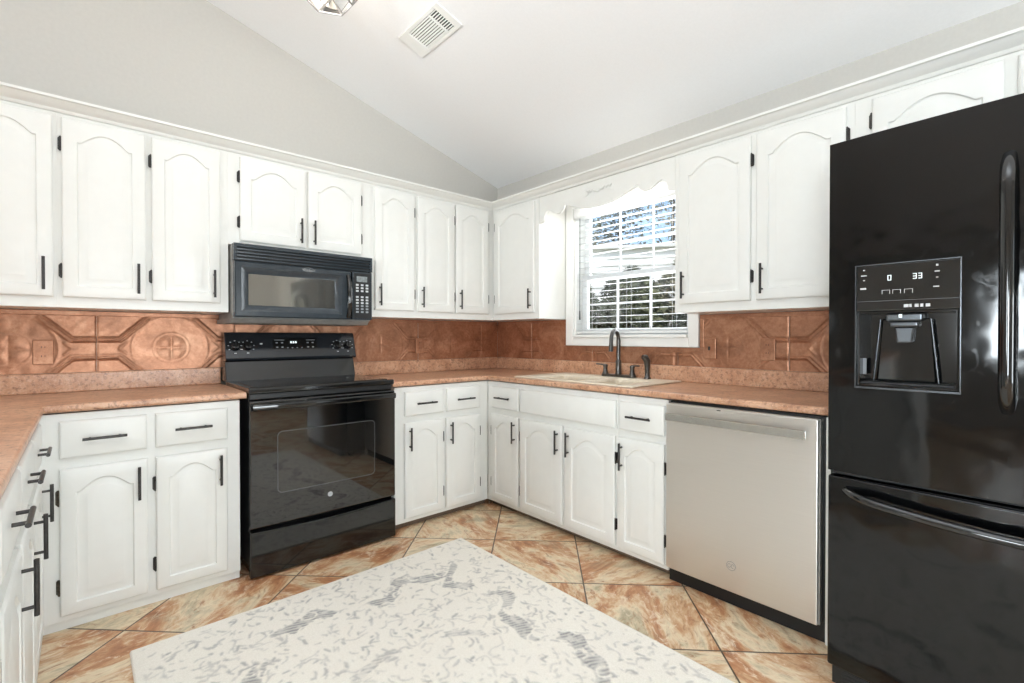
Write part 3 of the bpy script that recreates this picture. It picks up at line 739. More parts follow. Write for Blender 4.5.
bm = bmesh.new(); tube(bm, [(.383+.009*math.cos(a),-.643,.340+.009*math.sin(a)) for a in np.linspace(0,5.8,18)], .0009, 6); tube(bm, [(.383+.004*math.cos(a),-.643,.340+.005*math.sin(a)) for a in np.linspace(.6,6.4,14)], .0009, 6); finish('monogram', bm, M['markdim'], lg)
# handle: wide bowed bar
bm = bmesh.new(); pr = rrect(-.012,.012,-.016,.016,.010,4)
prev = None
for i in range(13):
    s = i/12; x = .006+(RW-.022)*s; bow = -.668-.014*math.sin(PI*s)**.5
    vs = [bm.verts.new((x,bow+a,.836+b)) for a,b in pr]
    if prev:
        for q in range(len(vs)): bm.faces.new((prev[q],prev[(q+1)%len(vs)],vs[(q+1)%len(vs)],vs[q]))
    else: bm.faces.new(vs)
    prev = vs
bm.faces.new(prev[::-1])
for x in (.026,RW-.036): box(bm, x-.018,x+.018,-.670,-.634,.826,.848)
finish('handle', bm, M['blackgloss'], dr, 45)
# storage drawer with curved top edge
bm = bmesh.new()
top = [(RW*i/16, .232-.014*math.sin(PI*i/16)) for i in range(17)]
prism(bm, [(RW,.012),(0.0,.012)]+top, lambda x,z:(x,-.606,z), lambda x,z:(x,-.644,z)); finish('storage_drawer', bm, M['blackgloss'], rg, 0, .006, 3)
bm = bmesh.new()
for x in (.05,RW-.05):
    for y in (-.55,-.10): cyl(bm, (x,y,.0005),(x,y,.031), .018, 14)
finish('foot', bm, M['blackmatte'], rg)

# ------------------------------------------------------------------ microwave
MX0, MX1, MZ0, MZ1 = -2.096,-1.336,1.268,1.662; MW = MX1-MX0; MH = MZ1-MZ0
mw = thing('microwave', 'slate-black over-the-range microwave under the short cabinet', 'microwave', (MX0,0,MZ0))
bm = bmesh.new(); box(bm, 0,MW,-.345,-.012,.003,MH-.001); finish('body', bm, M['slategrey'], mw, 0, .003)
# vent grille across the top
gz0, gz1 = MH-.090, MH-.001
bm = bmesh.new(); box(bm, .001,MW-.001,-.3465,-.3455,gz0,gz1); gb = bm
bm = bmesh.new(); box(bm, 0,MW,-.380,-.3575,gz1-.020,gz1); box(bm, 0,.014,-.380,-.3575,gz0,gz1-.020); box(bm, MW-.014,MW,-.380,-.3575,gz0,gz1-.020)
gr = finish('vent_grille', bm, M['slate'], mw, 0, .002)
finish('grille_backing', gb, M['blackmatte'], gr, 0)
for q in range(4):
    zz = gz0+.004+q*.0170; bm = bmesh.new()
    prism(bm, [(-.350,zz+.004),(-.379,zz),(-.380,zz+.0075),(-.350,zz+.0075)], lambda y,z:(.014,y,z), lambda y,z:(MW-.014,y,z)); finish('louvre', bm, M['slate'], gr, 0)
# door with bevelled picture frame
dx0, dx1, dz0, dz1 = .004, MW-.135, .010, gz0-.003
bm = bmesh.new()
lo = [(0,0,-.346),(0,0,-.374),(.006,.006,-.381),(.030,.030,-.381),(.062,.058,-.362),(.066,.062,-.361)]
prev = None
for a, b, y in lo:
    vs = [bm.verts.new(p) for p in ((dx0+a,y,dz0+b),(dx1-a-(.028 if a > .02 else 0),y,dz0+b),(dx1-a-(.028 if a > .02 else 0),y,dz1-b),(dx0+a,y,dz1-b))]
    if prev:
        for i in range(4): bm.faces.new((prev[i],prev[(i+1)%4],vs[(i+1)%4],vs[i]))
    else: bm.faces.new(vs)
    prev = vs
bm.faces.new(prev[::-1]); md = finish('door', bm, M['slate'], mw, 25)
t = NT('mirrored_microwave_glass'); t.set(Base_Color=(168,167,162), Metallic=.85, Roughness=.06); M['mirror'] = t.m
bm = bmesh.new(); box(bm, dx0+.067,dx1-.095,-.3625,-.3612,dz0+.063,dz1-.063); finish('door_window', bm, M['mirror'], md, 0)
bm = bmesh.new(); hp = []
for i in range(13):
    s = i/12; hp.append((dx1-.022,-.383-.028*math.sin(PI*s)**.7,dz0+.012+(dz1-dz0-.04)*s))
tube(bm, hp, [.012+.003*math.sin(PI*i/12) for i in range(13)], 12); finish('handle', bm, M['blackgloss'], md)
bm = text_mesh('Whirlpool', .017)
bmesh.ops.transform(bm, matrix=Matrix.Translation((.375,-.3818,dz1-.018)) @ Matrix.Rotation(PI/2,4,'X'), verts=bm.verts); finish('brand_lettering', bm, M['silver'], md, 0)
bm = bmesh.new(); tube(bm, [(.375+.028*math.cos(a),-.3815,dz1-.016+.011*math.sin(a)) for a in np.linspace(.4,5.6,20)], .0009, 6); finish('logo_swirl', bm, M['silver'], md)
bm = bmesh.new(); box(bm, MW-.129,MW-.003,-.380,-.346,.010,gz0-.003); cpn = finish('control_panel', bm, M['slate'], mw, 0, .004)
bm = bmesh.new(); box(bm, MW-.120,MW-.014,-.3812,-.3799,.018,gz0-.012); finish('keypad_panel', bm, M['blackmatte'], cpn, 0)
bm = bmesh.new(); box(bm, MW-.103,MW-.036,-.3822,-.3811,gz0-.064,gz0-.030); finish('display', bm, M['lcd'], cpn, 0)
for c in range(3):
    for rI in range(10):
        if rI == 3: continue
        zz = gz0-.083-rI*.0182; xx = MW-.099+c*.031
        bm = bmesh.new(); box(bm, xx-.0085,xx+.0085,-.3820,-.3811,zz-.0055,zz+.0055); finish('key', bm, M['mark'] if rI < 7 else M['markdim'], cpn, 0, .001)
bm = bmesh.new(); prism(bm, [(-.372,.002),(-.345,-.022),(-.02,-.022),(-.02,.002)], lambda y,z:(-.012,y,z), lambda y,z:(MW-.018,y,z)); finish('bottom_vent_plate', bm, M['slategrey'], mw, 0, .002)

# ------------------------------------------------------------------ dishwasher
DY0, DY1 = -1.964,-2.600; DWW = DY0-DY1
dw = thing('dishwasher', 'stainless steel dishwasher with bar handle below the worktop', 'dishwasher', (-.575,DY0,0), -PI/2)
bm = bmesh.new(); box(bm, .005,DWW+.017,.004,.55,.03,.868); finish('tub', bm, M['blackmatte'], dw, 0)
bm = bmesh.new(); box(bm, 0,DWW,-.030,.003,.072,.859); dd = finish('door', bm, M['steel'], dw, 0, .005, 3)
bm = bmesh.new(); box(bm, DWW+.0005,DWW+.006,-.022,.003,.075,.855); finish('door_edge', bm, M['slategrey'], dd, 0)
bm = bmesh.new(); box(bm, .012,DWW-.036,-.062,-.048,.780,.815); 
for x in (.030,DWW-.054): box(bm, x-.014,x+.014,-.050,-.0302,.785,.811)
finish('handle', bm, M['steelbar'], dd, 0, .003)
bm = bmesh.new(); box(bm, .245,.262,-.0306,-.0300,.848,.852); finish('status_light', bm, M['blackmatte'], dd, 0)
bm = bmesh.new(); tube(bm, [(.310+.019*math.cos(a),-.0303,.186+.019*math.sin(a)) for a in np.linspace(0,2*PI,28)], .0010, 6)
tube(bm, [(.302+.006*math.cos(a),-.0303,.186+.008*math.sin(a)) for a in np.linspace(.6,6.2,14)], .0010, 6); tube(bm, [(.317+.006*math.cos(a),-.0303,.186+.008*math.sin(a)) for a in np.linspace(.2,5.2,14)], .0010, 6)
finish('round_badge', bm, M['markdim'], dd)
bm = bmesh.new(); box(bm, .0,DWW+.017,.006,.06,.001,.071); finish('kick_plate', bm, M['blackmatte'], dw, 0)

# ------------------------------------------------------------------ refrigerator
FY0 = -2.688; FWD = .905; FXF = -.820; FZ1 = 1.812
fr = thing('refrigerator', 'black french-door refrigerator with water dispenser and bottom freezer', 'refrigerator', (FXF,FY0,0), -PI/2)
# local: x 0..FWD along -y world, y depth (front 0), z up
bm = bmesh.new(); box(bm, .004,FWD-.004,.075,.80,.03,FZ1-.018); finish('body', bm, M['blackmatte'], fr, 0, .006)
def bow(x): 
    s = (x-FWD/2)/(FWD/2); return -.020*(1-s*s)
def curved_slab(x0, x1, z0, z1, holes, thick=.068, edge=.012):
    xs = sorted(set([x0,x1]+[x0+(x1-x0)*i/14 for i in range(15)]+[a for h in holes for a in h[:2]]))
    zs = sorted(set([z0,z1]+[z0+(z1-z0)*i/4 for i in range(5)]+[a for h in holes for a in h[2:]]))
    keep = lambda x,z: not any(h[0] < x < h[1] and h[2] < z < h[3] for h in holes)
    return cells(xs, zs, keep, lambda x,z:(x,bow(x)*1.0,z), lambda x,z:(x,thick,z), False)
DH = (.086,.318,1.022,1.250)
mid = FWD/2
ld = finish('left_door', curved_slab(0, mid-.002, .729, FZ1, [DH]), M['fridge'], fr, 40, .007, 4)
rd = finish('right_door', curved_slab(mid+.002, FWD, .729, FZ1, []), M['fridge'], fr, 40, .007, 4)
fd = finish('freezer_drawer', curved_slab(0, FWD, .075, .712, []), M['fridge'], fr, 40, .007, 4)
bm = bmesh.new(); box(bm, .01,FWD-.01,.02,.075,.716,.726); finish('door_gasket', bm, M['blackmatte'], fr, 0)
bm = bmesh.new(); box(bm, .012,FWD-.012,.012,.075,.012,.070)
for q in range(4): box(bm, .04,FWD-.04,.008,.0125,.020+q*.012,.026+q*.012)
finish('base_grille', bm, M['blackmatte'], fr, 0, .004)
bm = bmesh.new()
for x in (.03,FWD-.03): cyl(bm, (x,.12,.0005),(x,.12,.031),.02,12); cyl(bm, (x,.70,.0005),(x,.70,.031),.02,12)
finish('leveling_foot', bm, M['blackmatte'], fr)
for x in (.05,FWD-.05):
    bm = bmesh.new(); box(bm, x-.045,x+.045,.02,.14,FZ1-.017,FZ1+.006); finish('hinge_cap', bm, M['blackmatte'], fr, 0, .006)
def vhandle(x, parent):
    pts = []; za, zb = .975,1.655
    for i in range(25):
        s = i/24; z = za+(zb-za)*s; e = min(s,1-s)
        pts.append((x, bow(x)-.004-.050*min(1,(e/.10))**.55, z))
    bm = bmesh.new(); tube(bm, pts, [.017 if .02 < i/24 < .98 else .014 for i in range(25)], 14); finish('handle', bm, M['blackgloss'], parent)
vhandle(mid-.034, ld); vhandle(mid+.034, rd)
bm = bmesh.new(); pts = []
for i in range(33):
    s = i/32; x = .055+(FWD-.11)*s; e = min(s,1-s); pts.append((x, bow(x)-.003-.052*min(1,e/.085)**.6, .672-.030*math.sin(PI*s)))
tube(bm, pts, .0135, 14); finish('handle', bm, M['blackgloss'], fd)
# dispenser
yb = bow(.19)
ds = finish('dispenser', (lambda b: (box(b, .080,.326,yb-.006,yb+.004,1.254,1.396), b)[1])(bmesh.new()), M['blackglass'], ld, 0, .003)
bm = bmesh.new()
for a in ((.077,.0805,1.010,1.399),(.3235,.327,1.010,1.399),(.0805,.3235,1.010,1.016),(.0805,.3235,1.3955,1.399),(.0805,.3235,1.283,1.2845)):
    box(bm, a[0],a[1],yb-.008,yb+.004,a[2],a[3])
finish('dispenser_trim', bm, M['chromedark'], ld, 0, .001)
# cavity
cy0, cy1 = yb+.002, .062
bm = bmesh.new(); X0, X1, Z0, Z1 = DH
box(bm, X0,X1,cy1,cy1+.004,Z0,Z1); box(bm, X0-.001,X0+.003,cy0,cy1,Z0,Z1); box(bm, X1-.003,X1+.001,cy0,cy1,Z0,Z1); box(bm, X0+.003,X1-.003,cy0,cy1,Z1-.003,Z1+.001); box(bm, X0+.003,X1-.003,cy0,cy1,Z0-.001,Z0+.003)
finish('dispenser_cavity', bm, M['blackgloss'], ld, 0)
bm = bmesh.new(); v0 = [(.122,Z0+.010),(.268,Z0+.010),(.256,Z1-.02),(.136,Z1-.02)]
prism(bm, v0, lambda x,z:(x,.046-.03*(z-Z0),z), lambda x,z:(x,.056,z)); pdl = finish('paddle', bm, M['blackgloss'], ld, 0, .004)
for xs2 in ((.116,.134),(.274,.256)):
    bm = bmesh.new(); tube(bm, [(xs2[0],.036,Z0+.008),(xs2[1],.030,Z1-.022)], .0032, 10); finish('paddle_rail', bm, M['chromedark'], ld)
bm = bmesh.new()
for (a,b,c,d,e,f_) in ((.150,.240,.004,.05,Z1-.030,Z1-.004),(.160,.230,.006,.048,Z1-.048,Z1-.030)): box(bm, a,b,c,d,e,f_)
finish('ice_chute', bm, M['chromedark'], ld, 0, .006, 3)
bm = bmesh.new(); prism(bm, [(.172,Z1-.048),(.218,Z1-.048),(.214,Z1-.095),(.177,Z1-.095)], lambda x,z:(x,.012,z), lambda x,z:(x,.040,z)); finish('nozzle', bm, M['chromedark'], ld, 0, .004)
bm = bmesh.new(); box(bm, .184,.192,.002,.006,Z1-.018,Z1-.008); finish('chute_light', bm, M['digit'], ld, 0)
bm = bmesh.new(); box(bm, X0+.004,X1-.004,yb+.004,cy1,Z0+.0035,Z0+.010); finish('drip_tray', bm, M['blackmatte'], ld, 0, .002)
bm = bmesh.new(); box(bm, .082,.098,.030,.034,Z0+.030,Z0+.082); finish('water_filter_tag', bm, M['markdim'], ld, 0, .002)
for tx, xx in (('0',.160),('33',.220)):
    bm = bmesh.new(); digits(bm, tx, xx, yb-.006, 1.346, .016, .0015, .0008); finish('temperature_digits', bm, M['digit'], ld, 0)
bm = bmesh.new()
for (x,z,w,h) in ((.098,1.381,.005,.003),(.093,1.364,.014,.003),(.098,1.349,.005,.003),(.091,1.322,.015,.005),(.272,1.379,.005,.005),(.269,1.362,.011,.003),(.272,1.345,.005,.002),(.266,1.318,.013,.003)):
    box(bm, x,x+w,yb-.0068,yb-.006,z,z+h)
for x in (.146,.172,.200):
    for (a,b,c,d) in ((0,.020,.011,.012),(0,.0012,0,.011),(.0188,.020,0,.011)): box(bm, x+a,x+b,yb-.0068,yb-.006,1.305+c,1.305+d)
finish('touch_icon', bm, M['mark'], ld, 0)
bm = bmesh.new()
for k, w in enumerate((.012,.006,.010,.008,.011)): box(bm, .200+k*.0125,.200+k*.0125+w*.9,yb-.0098,yb-.006,1.262,1.271)
finish('printed_mark', bm, M['mark'], ld, 0)

# ------------------------------------------------------------------ sink and faucet
sx0, sx1, sy0, sy1 = SK
sk = thing('kitchen_sink', 'biscuit double-bowl drop-in sink under the window', 'sink', (0,0,WZ1))
bowls = [(-.520,-.165,-1.335,-.934),(-.520,-.165,-1.638,-1.372)]
xs = sorted({sx0,sx1}|{b for q in bowls for b in q[:2]}); ys = sorted({sy0,sy1}|{b for q in bowls for b in q[2:]})
inb = lambda x,y: any(b[0] < x < b[1] and b[2] < y < b[3] for b in bowls)
bm = cells(xs, ys, lambda x,y: not inb(x,y), lambda x,y:(x,y,.0003), lambda x,y:(x,y,.010)); finish('rim', bm, M['sink'], sk, 40, .005, 3)
for (a,b,c,d) in bowls:
    bm = bmesh.new(); prev = None; e = .0
    for (ins, z) in ((0,.008),(.004,-.01),(.010,-.12),(.020,-.155),(.045,-.168)):
        vs = [bm.verts.new((x,y,z)) for x,y in rrect(a+ins,b-ins,c+ins,d-ins,.035,4)]
        if prev:
            for i in range(len(vs)): bm.faces.new((prev[i],prev[(i+1)%len(vs)],vs[(i+1)%len(vs)],vs[i]))
        prev = vs
    bm.faces.new(prev); bo = finish('bowl', bm, M['sink'], sk, 50)
    bo.modifiers.new('thickness', 'SOLIDIFY').thickness = -.003
    bm = bmesh.new(); lathe(bm, [(.001,-.1675),(.028,-.1675),(.040,-.1660),(.042,-.1672),(.042,-.169),(.001,-.169)], 24, ((a+b)/2,(c+d)/2,0)); finish('drain', bm, M['pewter'], bo)
FY = -1.333; fz = WZ1+.0105
fc = thing('faucet', 'pewter gooseneck faucet with two lever handles behind the sink', 'faucet', (-.105,FY,fz))
bm = bmesh.new(); prism(bm, rrect(-.024,.024,-.128,.128,.022,5), lambda x,y:(x,y,0), lambda x,y:(x,y,.016)); finish('base_plate', bm, M['pewter'], fc, 35, .003)
bm = bmesh.new(); lathe(bm, [(.020,.016),(.022,.022),(.019,.030),(.0175,.090),(.019,.094),(.019,.100),(.015,.106),(.0125,.112)], 18)
pts = [(0,0,.108),(0,0,.20),(0,0,.235)]
for i in range(1,13):
    a = PI*i/12; e_ = .5-.5*math.cos(a); pts.append((-.105*e_,-.020*e_,.235+.062*math.sin(a)))
pts += [(-.108,-.021,.205),(-.110,-.022,.180)]
tube(bm, pts, [.0135]*3+[.0125]*12+[.0125,.013], 14); sp = finish('spout', bm, M['pewter'], fc, 50)
bm = bmesh.new(); tube(bm, [(-.108,-.021,.208),(-.111,-.022,.165)], [.0135,.0155], 14); finish('spray_head', bm, M['pewter'], sp, 50)
for s in (1,-1):
    bm = bmesh.new(); lathe(bm, [(.019,.016),(.020,.022),(.015,.032),(.013,.058),(.016,.064),(.015,.074),(.004,.079)], 16, (0,s*.104,0))
    tube(bm, [(0,s*.104,.070),(-.008,s*.104+(.024 if s > 0 else -.020),.076),(-.018,s*.104+(.062 if s > 0 else -.062),.078)], [.0075,.006,.005], 10); finish('lever_handle', bm, M['pewter'], fc, 50)
sy = thing('side_sprayer', 'pewter side sprayer standing right of the faucet', 'sprayer', (-.100,-1.542,fz))
bm = bmesh.new(); lathe(bm, [(.022,0),(.022,.006),(.016,.012),(.0145,.040),(.016,.044)], 16); finish('collar', bm, M['pewter'], sy, 50)
bm = bmesh.new(); tube(bm, [(0,0,.044),(0,0,.085),(-.003,.001,.110),(-.014,.006,.130),(-.030,.014,.134)], [.014,.018,.021,.020,.015], 14); finish('spray_wand', bm, M['pewter'], sy, 50)
bm = bmesh.new(); box(bm, .010,.017,-.006,.006,.075,.118); finish('trigger', bm, M['bronze'], sy, 0, .002)

# ------------------------------------------------------------------ rug
RXa, RXb, RYa, RYb = -2.556,-1.048,-.913,-3.30
NU, NV = 380, 560
U = np.linspace(RXa,RXb,NU); V = np.linspace(RYb,RYa,NV); UU, VV = np.meshgrid(U, V, indexing='ij')
pat = np.zeros((NU,NV))
def vnoise(X, Y, f, seed):
    r = np.random.default_rng(seed); n = 128; G = r.random((n,n)); x = X*f+50; y = Y*f+50
    xi, yi = np.floor(x).astype(int), np.floor(y).astype(int); a, b = x-xi, y-yi; a = a*a*(3-2*a); b = b*b*(3-2*b)
    g = lambda i,j: G[i%n,j%n]
    return (g(xi,yi)*(1-a)+g(xi+1,yi)*a)*(1-b)+(g(xi,yi+1)*(1-a)+g(xi+1,yi+1)*a)*b
bx = np.minimum(UU-RXa, RXb-UU); by = np.minimum(RYa-VV, VV-RYb); bd = np.minimum(bx,by)
# scrolls: broken concentric arcs round rosettes
cx0, cy0 = (RXa+RXb)/2, (RYa+RYb)/2
ros = []
for i in range(-4,5):
    for j in range(-6,7):
        ros.append((cx0+i*.235+(.118 if j % 2 else 0), cy0+j*.205, .072+.03*((i*7+j*3) % 3)/2))
for k, (rx, ry, rr) in enumerate(ros):
    dx, dy = UU-rx, VV-ry; d = np.hypot(dx,dy); th = np.arctan2(dy,dx)
    m = d < .16
    if not m.any(): continue
    for q, (rad, lob) in enumerate(((rr,5),(rr*.52,4),(rr*1.5,7))):
        line = np.abs(d-rad*(1+.16*np.sin(lob*th+k)))
        brk = vnoise(th*2.2+k*3.1, d*0+q*5.3, 1.6, 11)
        pat = np.maximum(pat, np.where(m & (line < .0034) & (brk > .66), .45, 0))
# leaf flecks
nf = 1400; fx = RNG.uniform(RXa,RXb,nf); fy = RNG.uniform(RYb,RYa,nf)
du, dv = U[1]-U[0], V[1]-V[0]
for k in range(nf):
    L, W_ = RNG.uniform(.008,.026), RNG.uniform(.0025,.0065); a = RNG.uniform(0,PI); cu = RNG.uniform(-18,18)
    i0, i1 = np.searchsorted(U, [fx[k]-.04,fx[k]+.04]); j0, j1 = np.searchsorted(V, [fy[k]-.04,fy[k]+.04])
    if i1 <= i0 or j1 <= j0: continue
    X = UU[i0:i1,j0:j1]-fx[k]; Y = VV[i0:i1,j0:j1]-fy[k]
    p = X*math.cos(a)+Y*math.sin(a); q = -X*math.sin(a)+Y*math.cos(a)-cu*p*p
    w = W_*np.sqrt(np.clip(1-(p/L)**2,0,1))
    pat[i0:i1,j0:j1] = np.maximum(pat[i0:i1,j0:j1], np.where((np.abs(p) < L) & (np.abs(q) < w), RNG.uniform(.3,.75), 0))
# hatched grey ogee band set in from the border
ang = np.where(bx < by, VV, UU)
band = np.abs(bd-.285-.055*np.sin(ang*2*PI/.46+.6)-.02*np.sin(ang*2*PI/.19))
bm_ = (band < .036) & (vnoise(UU,VV,9,3)+.25*vnoise(UU,VV,40,8) > .50)
hatch = np.clip(.5+1.4*np.sin((UU*.35+VV*.94)*2*PI/.017+5*vnoise(UU,VV,18,5)),0,1)*np.clip(vnoise(UU,VV,55,6)*2.4-.3,0,1)
hole = np.zeros_like(pat, bool)
for k in range(260):
    xk, yk = RNG.uniform(RXa,RXb), RNG.uniform(RYb,RYa); hole |= np.abs(np.hypot((UU-xk),(VV-yk)*1.2)-.03) < .005
pat = np.where(bm_ & ~hole, np.maximum(.34+.75*hatch, pat), pat)
inner = (bd > .46) & (np.abs(np.hypot((UU-cx0)*1.25,VV-cy0) % .36-.18) < .018) & (vnoise(UU,VV,7,9) > .5)
pat = np.where(inner, np.maximum(.15+.6*hatch, pat), pat)
pat *= np.clip(.55+.9*vnoise(UU,VV,14,21),0,1)*np.where(bd < .018, 0, 1)
for _ in range(1):
    pat[1:-1,1:-1] = (pat[1:-1,1:-1]*2+pat[:-2,1:-1]+pat[2:,1:-1]+pat[1:-1,:-2]+pat[1:-1,2:])/6
zt = .009-.0022*np.clip(pat,0,1)+.0006*vnoise(UU,VV,60,2)
zt[0,:] = zt[-1,:] = .001; zt[:,0] = zt[:,-1] = .001
rv = np.stack([UU-cx0,VV-cy0,zt],-1).reshape(-1,3)
idx = np.arange(NU*NV).reshape(NU,NV); q = np.stack([idx[:-1,:-1],idx[1:,:-1],idx[1:,1:],idx[:-1,1:]],-1).reshape(-1,4)
me = bpy.data.meshes.new('area_rug'); me.vertices.add(len(rv)); me.vertices.foreach_set('co', rv.ravel().astype(np.float32))
me.loops.add(q.size); me.loops.foreach_set('vertex_index', q.ravel().astype(np.int32)); me.polygons.add(len(q))
me.polygons.foreach_set('loop_start', (np.arange(len(q))*4).astype(np.int32)); me.update(calc_edges=True); me.validate()
at_ = me.attributes.new('pattern','FLOAT','POINT'); at_.data.foreach_set('value', pat.ravel().astype(np.float32))
me.materials.append(M['rug']); me.shade_smooth() if hasattr(me,'shade_smooth') else None
ro = bpy.data.objects.new('area_rug', me); COL.objects.link(ro); ro.location = (cx0,cy0,.0005)
tag(ro, 'cream area rug with worn grey scroll pattern on the tile floor', 'rug')

# ------------------------------------------------------------------ ceiling vent and lantern
ca = math.atan(SL)
vt = thing('ceiling_vent', 'white slatted air vent in the sloped ceiling', 'vent', (-1.279,-.942,ceil_z(-1.279)-.001))
vt.rotation_euler = (0,ca,0)
bm = bmesh.new(); vx0, vx1, vy0, vy1 = -.084,.084,-.198,.190
for a in ((vx0,vx1,vy0,-.155),(vx0,vx1,.105,vy1),(vx0,-.062,-.155,.105),(.062,vx1,-.155,.105),(-.062,.062,-.098,-.086)): box(bm, a[0],a[1],a[2],a[3],-.009,0)
finish('frame', bm, M['trimwhite'], vt, 0, .003)
bm = bmesh.new(); box(bm, -.062,.062,-.155,.105,-.0012,-.0004); finish('duct_opening', bm, M['blackmatte'], vt, 0)
for k in range(9):
    x = -.055+k*.0138; bm = bmesh.new(); prism(bm, [(x-.0042,-.0015),(x+.0022,-.0075),(x+.0038,-.0068),(x-.0024,-.0015)], lambda a,b:(a,-.086,b), lambda a,b:(a,.105,b)); finish('louvre', bm, M['trimwhite'], vt, 0)
for k in range(9):
    x = -.055+k*.0138; bm = bmesh.new(); prism(bm, [(x-.0042,-.0015),(x-.0012,-.0075),(x+.0006,-.0068),(x-.0024,-.0015)], lambda a,b:(a,-.155,b), lambda a,b:(a,-.098,b)); finish('louvre', bm, M['trimwhite'], vt, 0)

LX, LY, LZ = -1.838,-.987,2.700
lt = thing('ceiling_lantern', 'faceted metal and glass ceiling light near the top edge', 'ceiling light', (LX,LY,LZ))
def hexring(r, z, off): return [Vector((r*math.cos(off+i*PI/3),r*math.sin(off+i*PI/3),z)) for i in range(6)]
ra_, rb_, rc_ = hexring(.103,0,.592), hexring(.175,.13,.592+PI/6), hexring(.14,.235,.592)
bm = bmesh.new(); edges = []
for i in range(6):
    j = (i+1) % 6
    edges += [(ra_[i],ra_[j]),(ra_[i],rb_[i]),(ra_[j],rb_[i]),(rb_[i],rb_[j]),(rb_[i],rc_[i]),(rb_[i],rc_[j]),(rc_[i],rc_[j])]
for a, b in edges: cyl(bm, a, b, .0045, 8)
finish('frame', bm, M['lampmetal'], lt)
bm = bmesh.new()
A2 = [bm.verts.new(p*.985) for p in ra_]; B2 = [bm.verts.new(p*.985) for p in rb_]; C2 = [bm.verts.new(p*.985) for p in rc_]
for i in range(6):
    j = (i+1) % 6
    bm.faces.new((A2[i],A2[j],B2[i])); bm.faces.new((A2[j],B2[j],B2[i])); bm.faces.new((B2[i],C2[j],C2[i])); bm.faces.new((B2[i],B2[j],C2[j]))
finish('glass_panel', bm, M['glass'], lt, 0)
bm = bmesh.new(); top_z = ceil_z(LX)-LZ
cyl(bm, (0,0,.233),(0,0,top_z+.02),.06,20); finish('canopy', bm, M['lampmetal'], lt)
for s in range(3):
    a = s*2*PI/3; bm = bmesh.new(); lathe(bm, [(.008,.06),(.026,.085),(.030,.11),(.020,.15),(.013,.175),(.013,.236)], 14, (.05*math.cos(a),.05*math.sin(a),0)); finish('bulb', bm, M['bulb'], lt)
lamp('lantern_lamp', 'POINT', (LX,LY,LZ-.06), (0,0,-1), 3.5, (1,.97,.93), shadow_soft_size=.12)

# ------------------------------------------------------------------ invented dining set behind the camera, added for reflections
def chair(label, x, y, rz):  # made-up chairs, there only for glossy surfaces to reflect
    r = thing('added_dining_chair', label, 'chair', (x,y,0), rz, 'invented dining chairs behind the camera')
    bm = bmesh.new(); box(bm, -.22,.22,-.22,.22,.43,.50); finish('seat', bm, M['fabricgrey'], r, 0, .02, 3)
    bm = bmesh.new(); A = [(.20*math.cos(a),.76+.26*math.sin(a)) for a in np.linspace(0,2*PI,24,endpoint=False)]; prism(bm, A, lambda a,b:(a,.20,b), lambda a,b:(a,.24,b)); finish('backrest', bm, M['fabricgrey'], r, 40, .01)
    for sx in (-.19,.19):
        for sy_ in (-.19,.19):
            bm = bmesh.new(); cyl(bm, (sx,sy_,0.001),(sx*.95,sy_*.95,.43),.014,10,.02); finish('leg', bm, M['wood'], r)
tb = thing('added_dining_table', 'invented brown wooden dining table behind the camera', 'table', (-4.6,-5.3,0))  # made-up table, added only for reflections
bm = bmesh.new(); prism(bm, [(.65*math.cos(a),.65*math.sin(a)) for a in np.linspace(0,2*PI,40,endpoint=False)], lambda x,y:(x,y,.72), lambda x,y:(x,y,.755)); finish('tabletop', bm, M['wood'], tb, 40, .006)
bm = bmesh.new(); lathe(bm, [(.25,.001),(.24,.03),(.06,.09),(.05,.4),(.08,.60),(.18,.719)], 24); finish('pedestal', bm, M['wood'], tb)
chair('invented grey dining chair on the kitchen side of the round table', -4.45,-4.42,0)
chair('invented grey dining chair on the window side of the round table', -4.8,-6.2,PI)

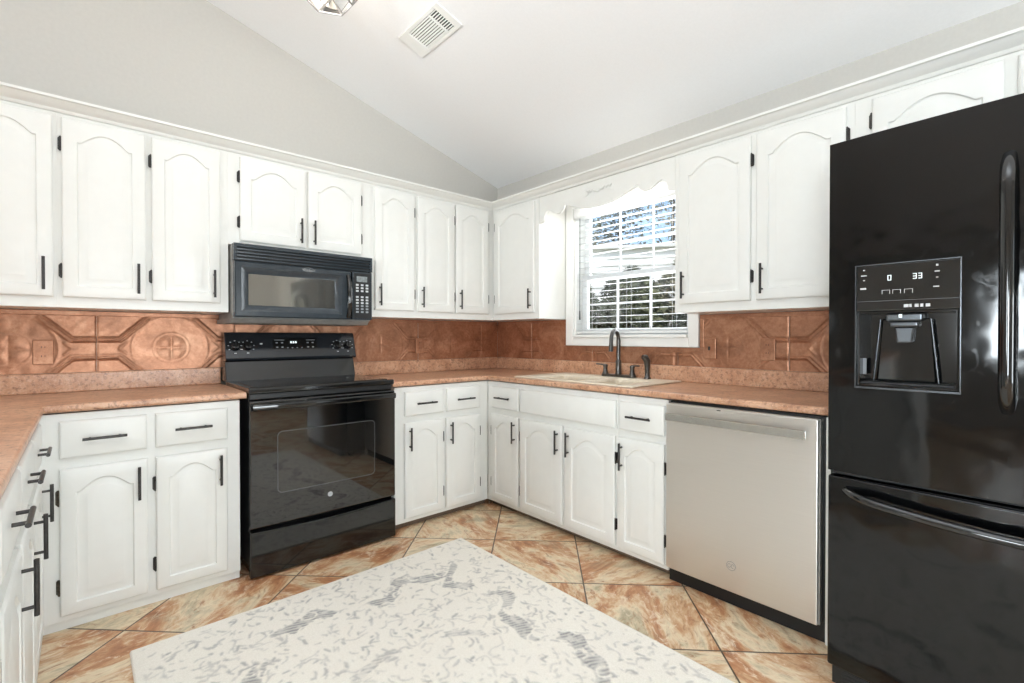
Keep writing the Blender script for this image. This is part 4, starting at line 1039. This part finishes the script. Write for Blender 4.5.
# ------------------------------------------------------------------ outdoors beyond the sink window
bm = bmesh.new(); box(bm, .16,40,-12,40,-.45,-.35); struct(finish('ground', bm, M['grass'], smooth=0), 'lawn outside', 'ground')
def foliage(n, centres, size, seed):
    r = np.random.default_rng(seed); bm = bmesh.new()
    for k in range(n):
        c, rad = centres[k % len(centres)]
        d = r.normal(size=3); d /= np.linalg.norm(d); p = Vector(c)+Vector(d*np.array(rad)*r.uniform(.55,1)**.4)
        a = Vector(r.normal(size=3)).normalized(); b = a.orthogonal().normalized(); s = size*r.uniform(.6,1.3)
        m_ = b.cross(a)*s*.12
        bm.faces.new([bm.verts.new(p+q) for q in (a*s, b*s*.45+m_, -a*s, -b*s*.45+m_)])
    return bm
def tree(name, label, x, y, h, rad, mat, n, seed, size=.13, z0=-.35, cat='tree'):
    r = thing(name, label, cat, (x,y,z0)); g = np.random.default_rng(seed)
    low_ = .0 if cat == 'shrub' else .35
    cs = [((g.uniform(-.55,.55)*rad,g.uniform(-.55,.55)*rad,h*(low_+.1+(.9-low_)*g.random())),(rad*.5,rad*.5,h*.16)) for _ in range(20)]
    bm = foliage(n, cs, size, seed); finish('foliage', bm, M[mat], r, 0)
    bm = bmesh.new(); tube(bm, [(0,0,0),(.04*rad,.02,h*.3),(-.03*rad,.05,h*.6),(.05*rad,0,h*.92)], [.05*rad+.03,.04*rad+.02,.03*rad+.01,.01], 8)
    for k in range(5):
        z = h*(.35+.1*k); a = k*2.4; tube(bm, [(0,0,z),(.4*rad*math.cos(a),.4*rad*math.sin(a),z+.12*h),(.75*rad*math.cos(a),.75*rad*math.sin(a),z+.16*h)], [.02*rad+.012,.014,.005], 6)
    finish('trunk' if cat == 'tree' else 'stem', bm, M['bark'], r)
for k, (x, y, h, rad, mt, lab) in enumerate((
    (3.3,-.30,2.25,.44,'leaf_dark','dark green shrub outside, rightmost of the near row'),
    (3.3,.68,2.30,.44,'leaf_mid','olive shrub outside, in the middle of the near row'),
    (3.3,1.66,2.20,.44,'leaf_dark','dark green shrub outside, to the left in the near row'),
    (3.3,2.66,2.25,.44,'leaf_mid','olive shrub outside, left of the leftmost dark one in the near row'),
    (4.9,4.35,2.50,.52,'leaf_light','pale shrub outside at the far left of the row behind'),
    (4.9,.75,2.55,.52,'leaf_light','pale brownish shrub outside, rightmost of the row behind'),
    (4.9,1.95,2.60,.52,'leaf_dark','tall dark shrub outside, in the middle of the row behind'),
    (4.9,3.15,2.45,.52,'leaf_mid','tall olive shrub outside, beside the tall dark one in the row behind'))):
    tree('shrub', lab, x, y, h+.06, rad, mt, 7000, k+1, .075, cat='shrub')
tree('tree', 'tall bare-limbed tree outside, seen through the upper left panes', 15.5,12.6,11.5,2.1,'leaf_mid',2600,5,.13)
tree('tree', 'tall pale tree outside, seen through the upper right panes', 17.5,8.2,11,2.1,'leaf_light',2300,6,.13)
tree('tree', 'dark tree outside, standing between the two tall trees', 19.5,12.6,10.5,2.1,'leaf_dark',2300,7,.15)
sh = thing('garden_shed', 'white-sided shed standing beyond the shrubs outside', 'shed', (9.0,6.0,-.35), math.radians(36))
bm = bmesh.new(); box(bm, -1.2,1.2,-4.8,4.8,0,3.95)
for k in range(19): prism(bm, [(-1.2,.1+k*.2),(-1.235,.1+k*.2),(-1.2,.29+k*.2)], lambda a,b:(a,-4.8,b), lambda a,b:(a,4.8,b))
finish('siding_wall', bm, M['siding'], sh, 0)
bm = bmesh.new(); prism(bm, [(-1.4,3.96),(1.4,3.96),(1.4,4.02),(0,4.16),(-1.4,4.04)], lambda a,b:(a,-5.0,b), lambda a,b:(a,5.0,b)); finish('roof', bm, M['siding'], sh, 0)
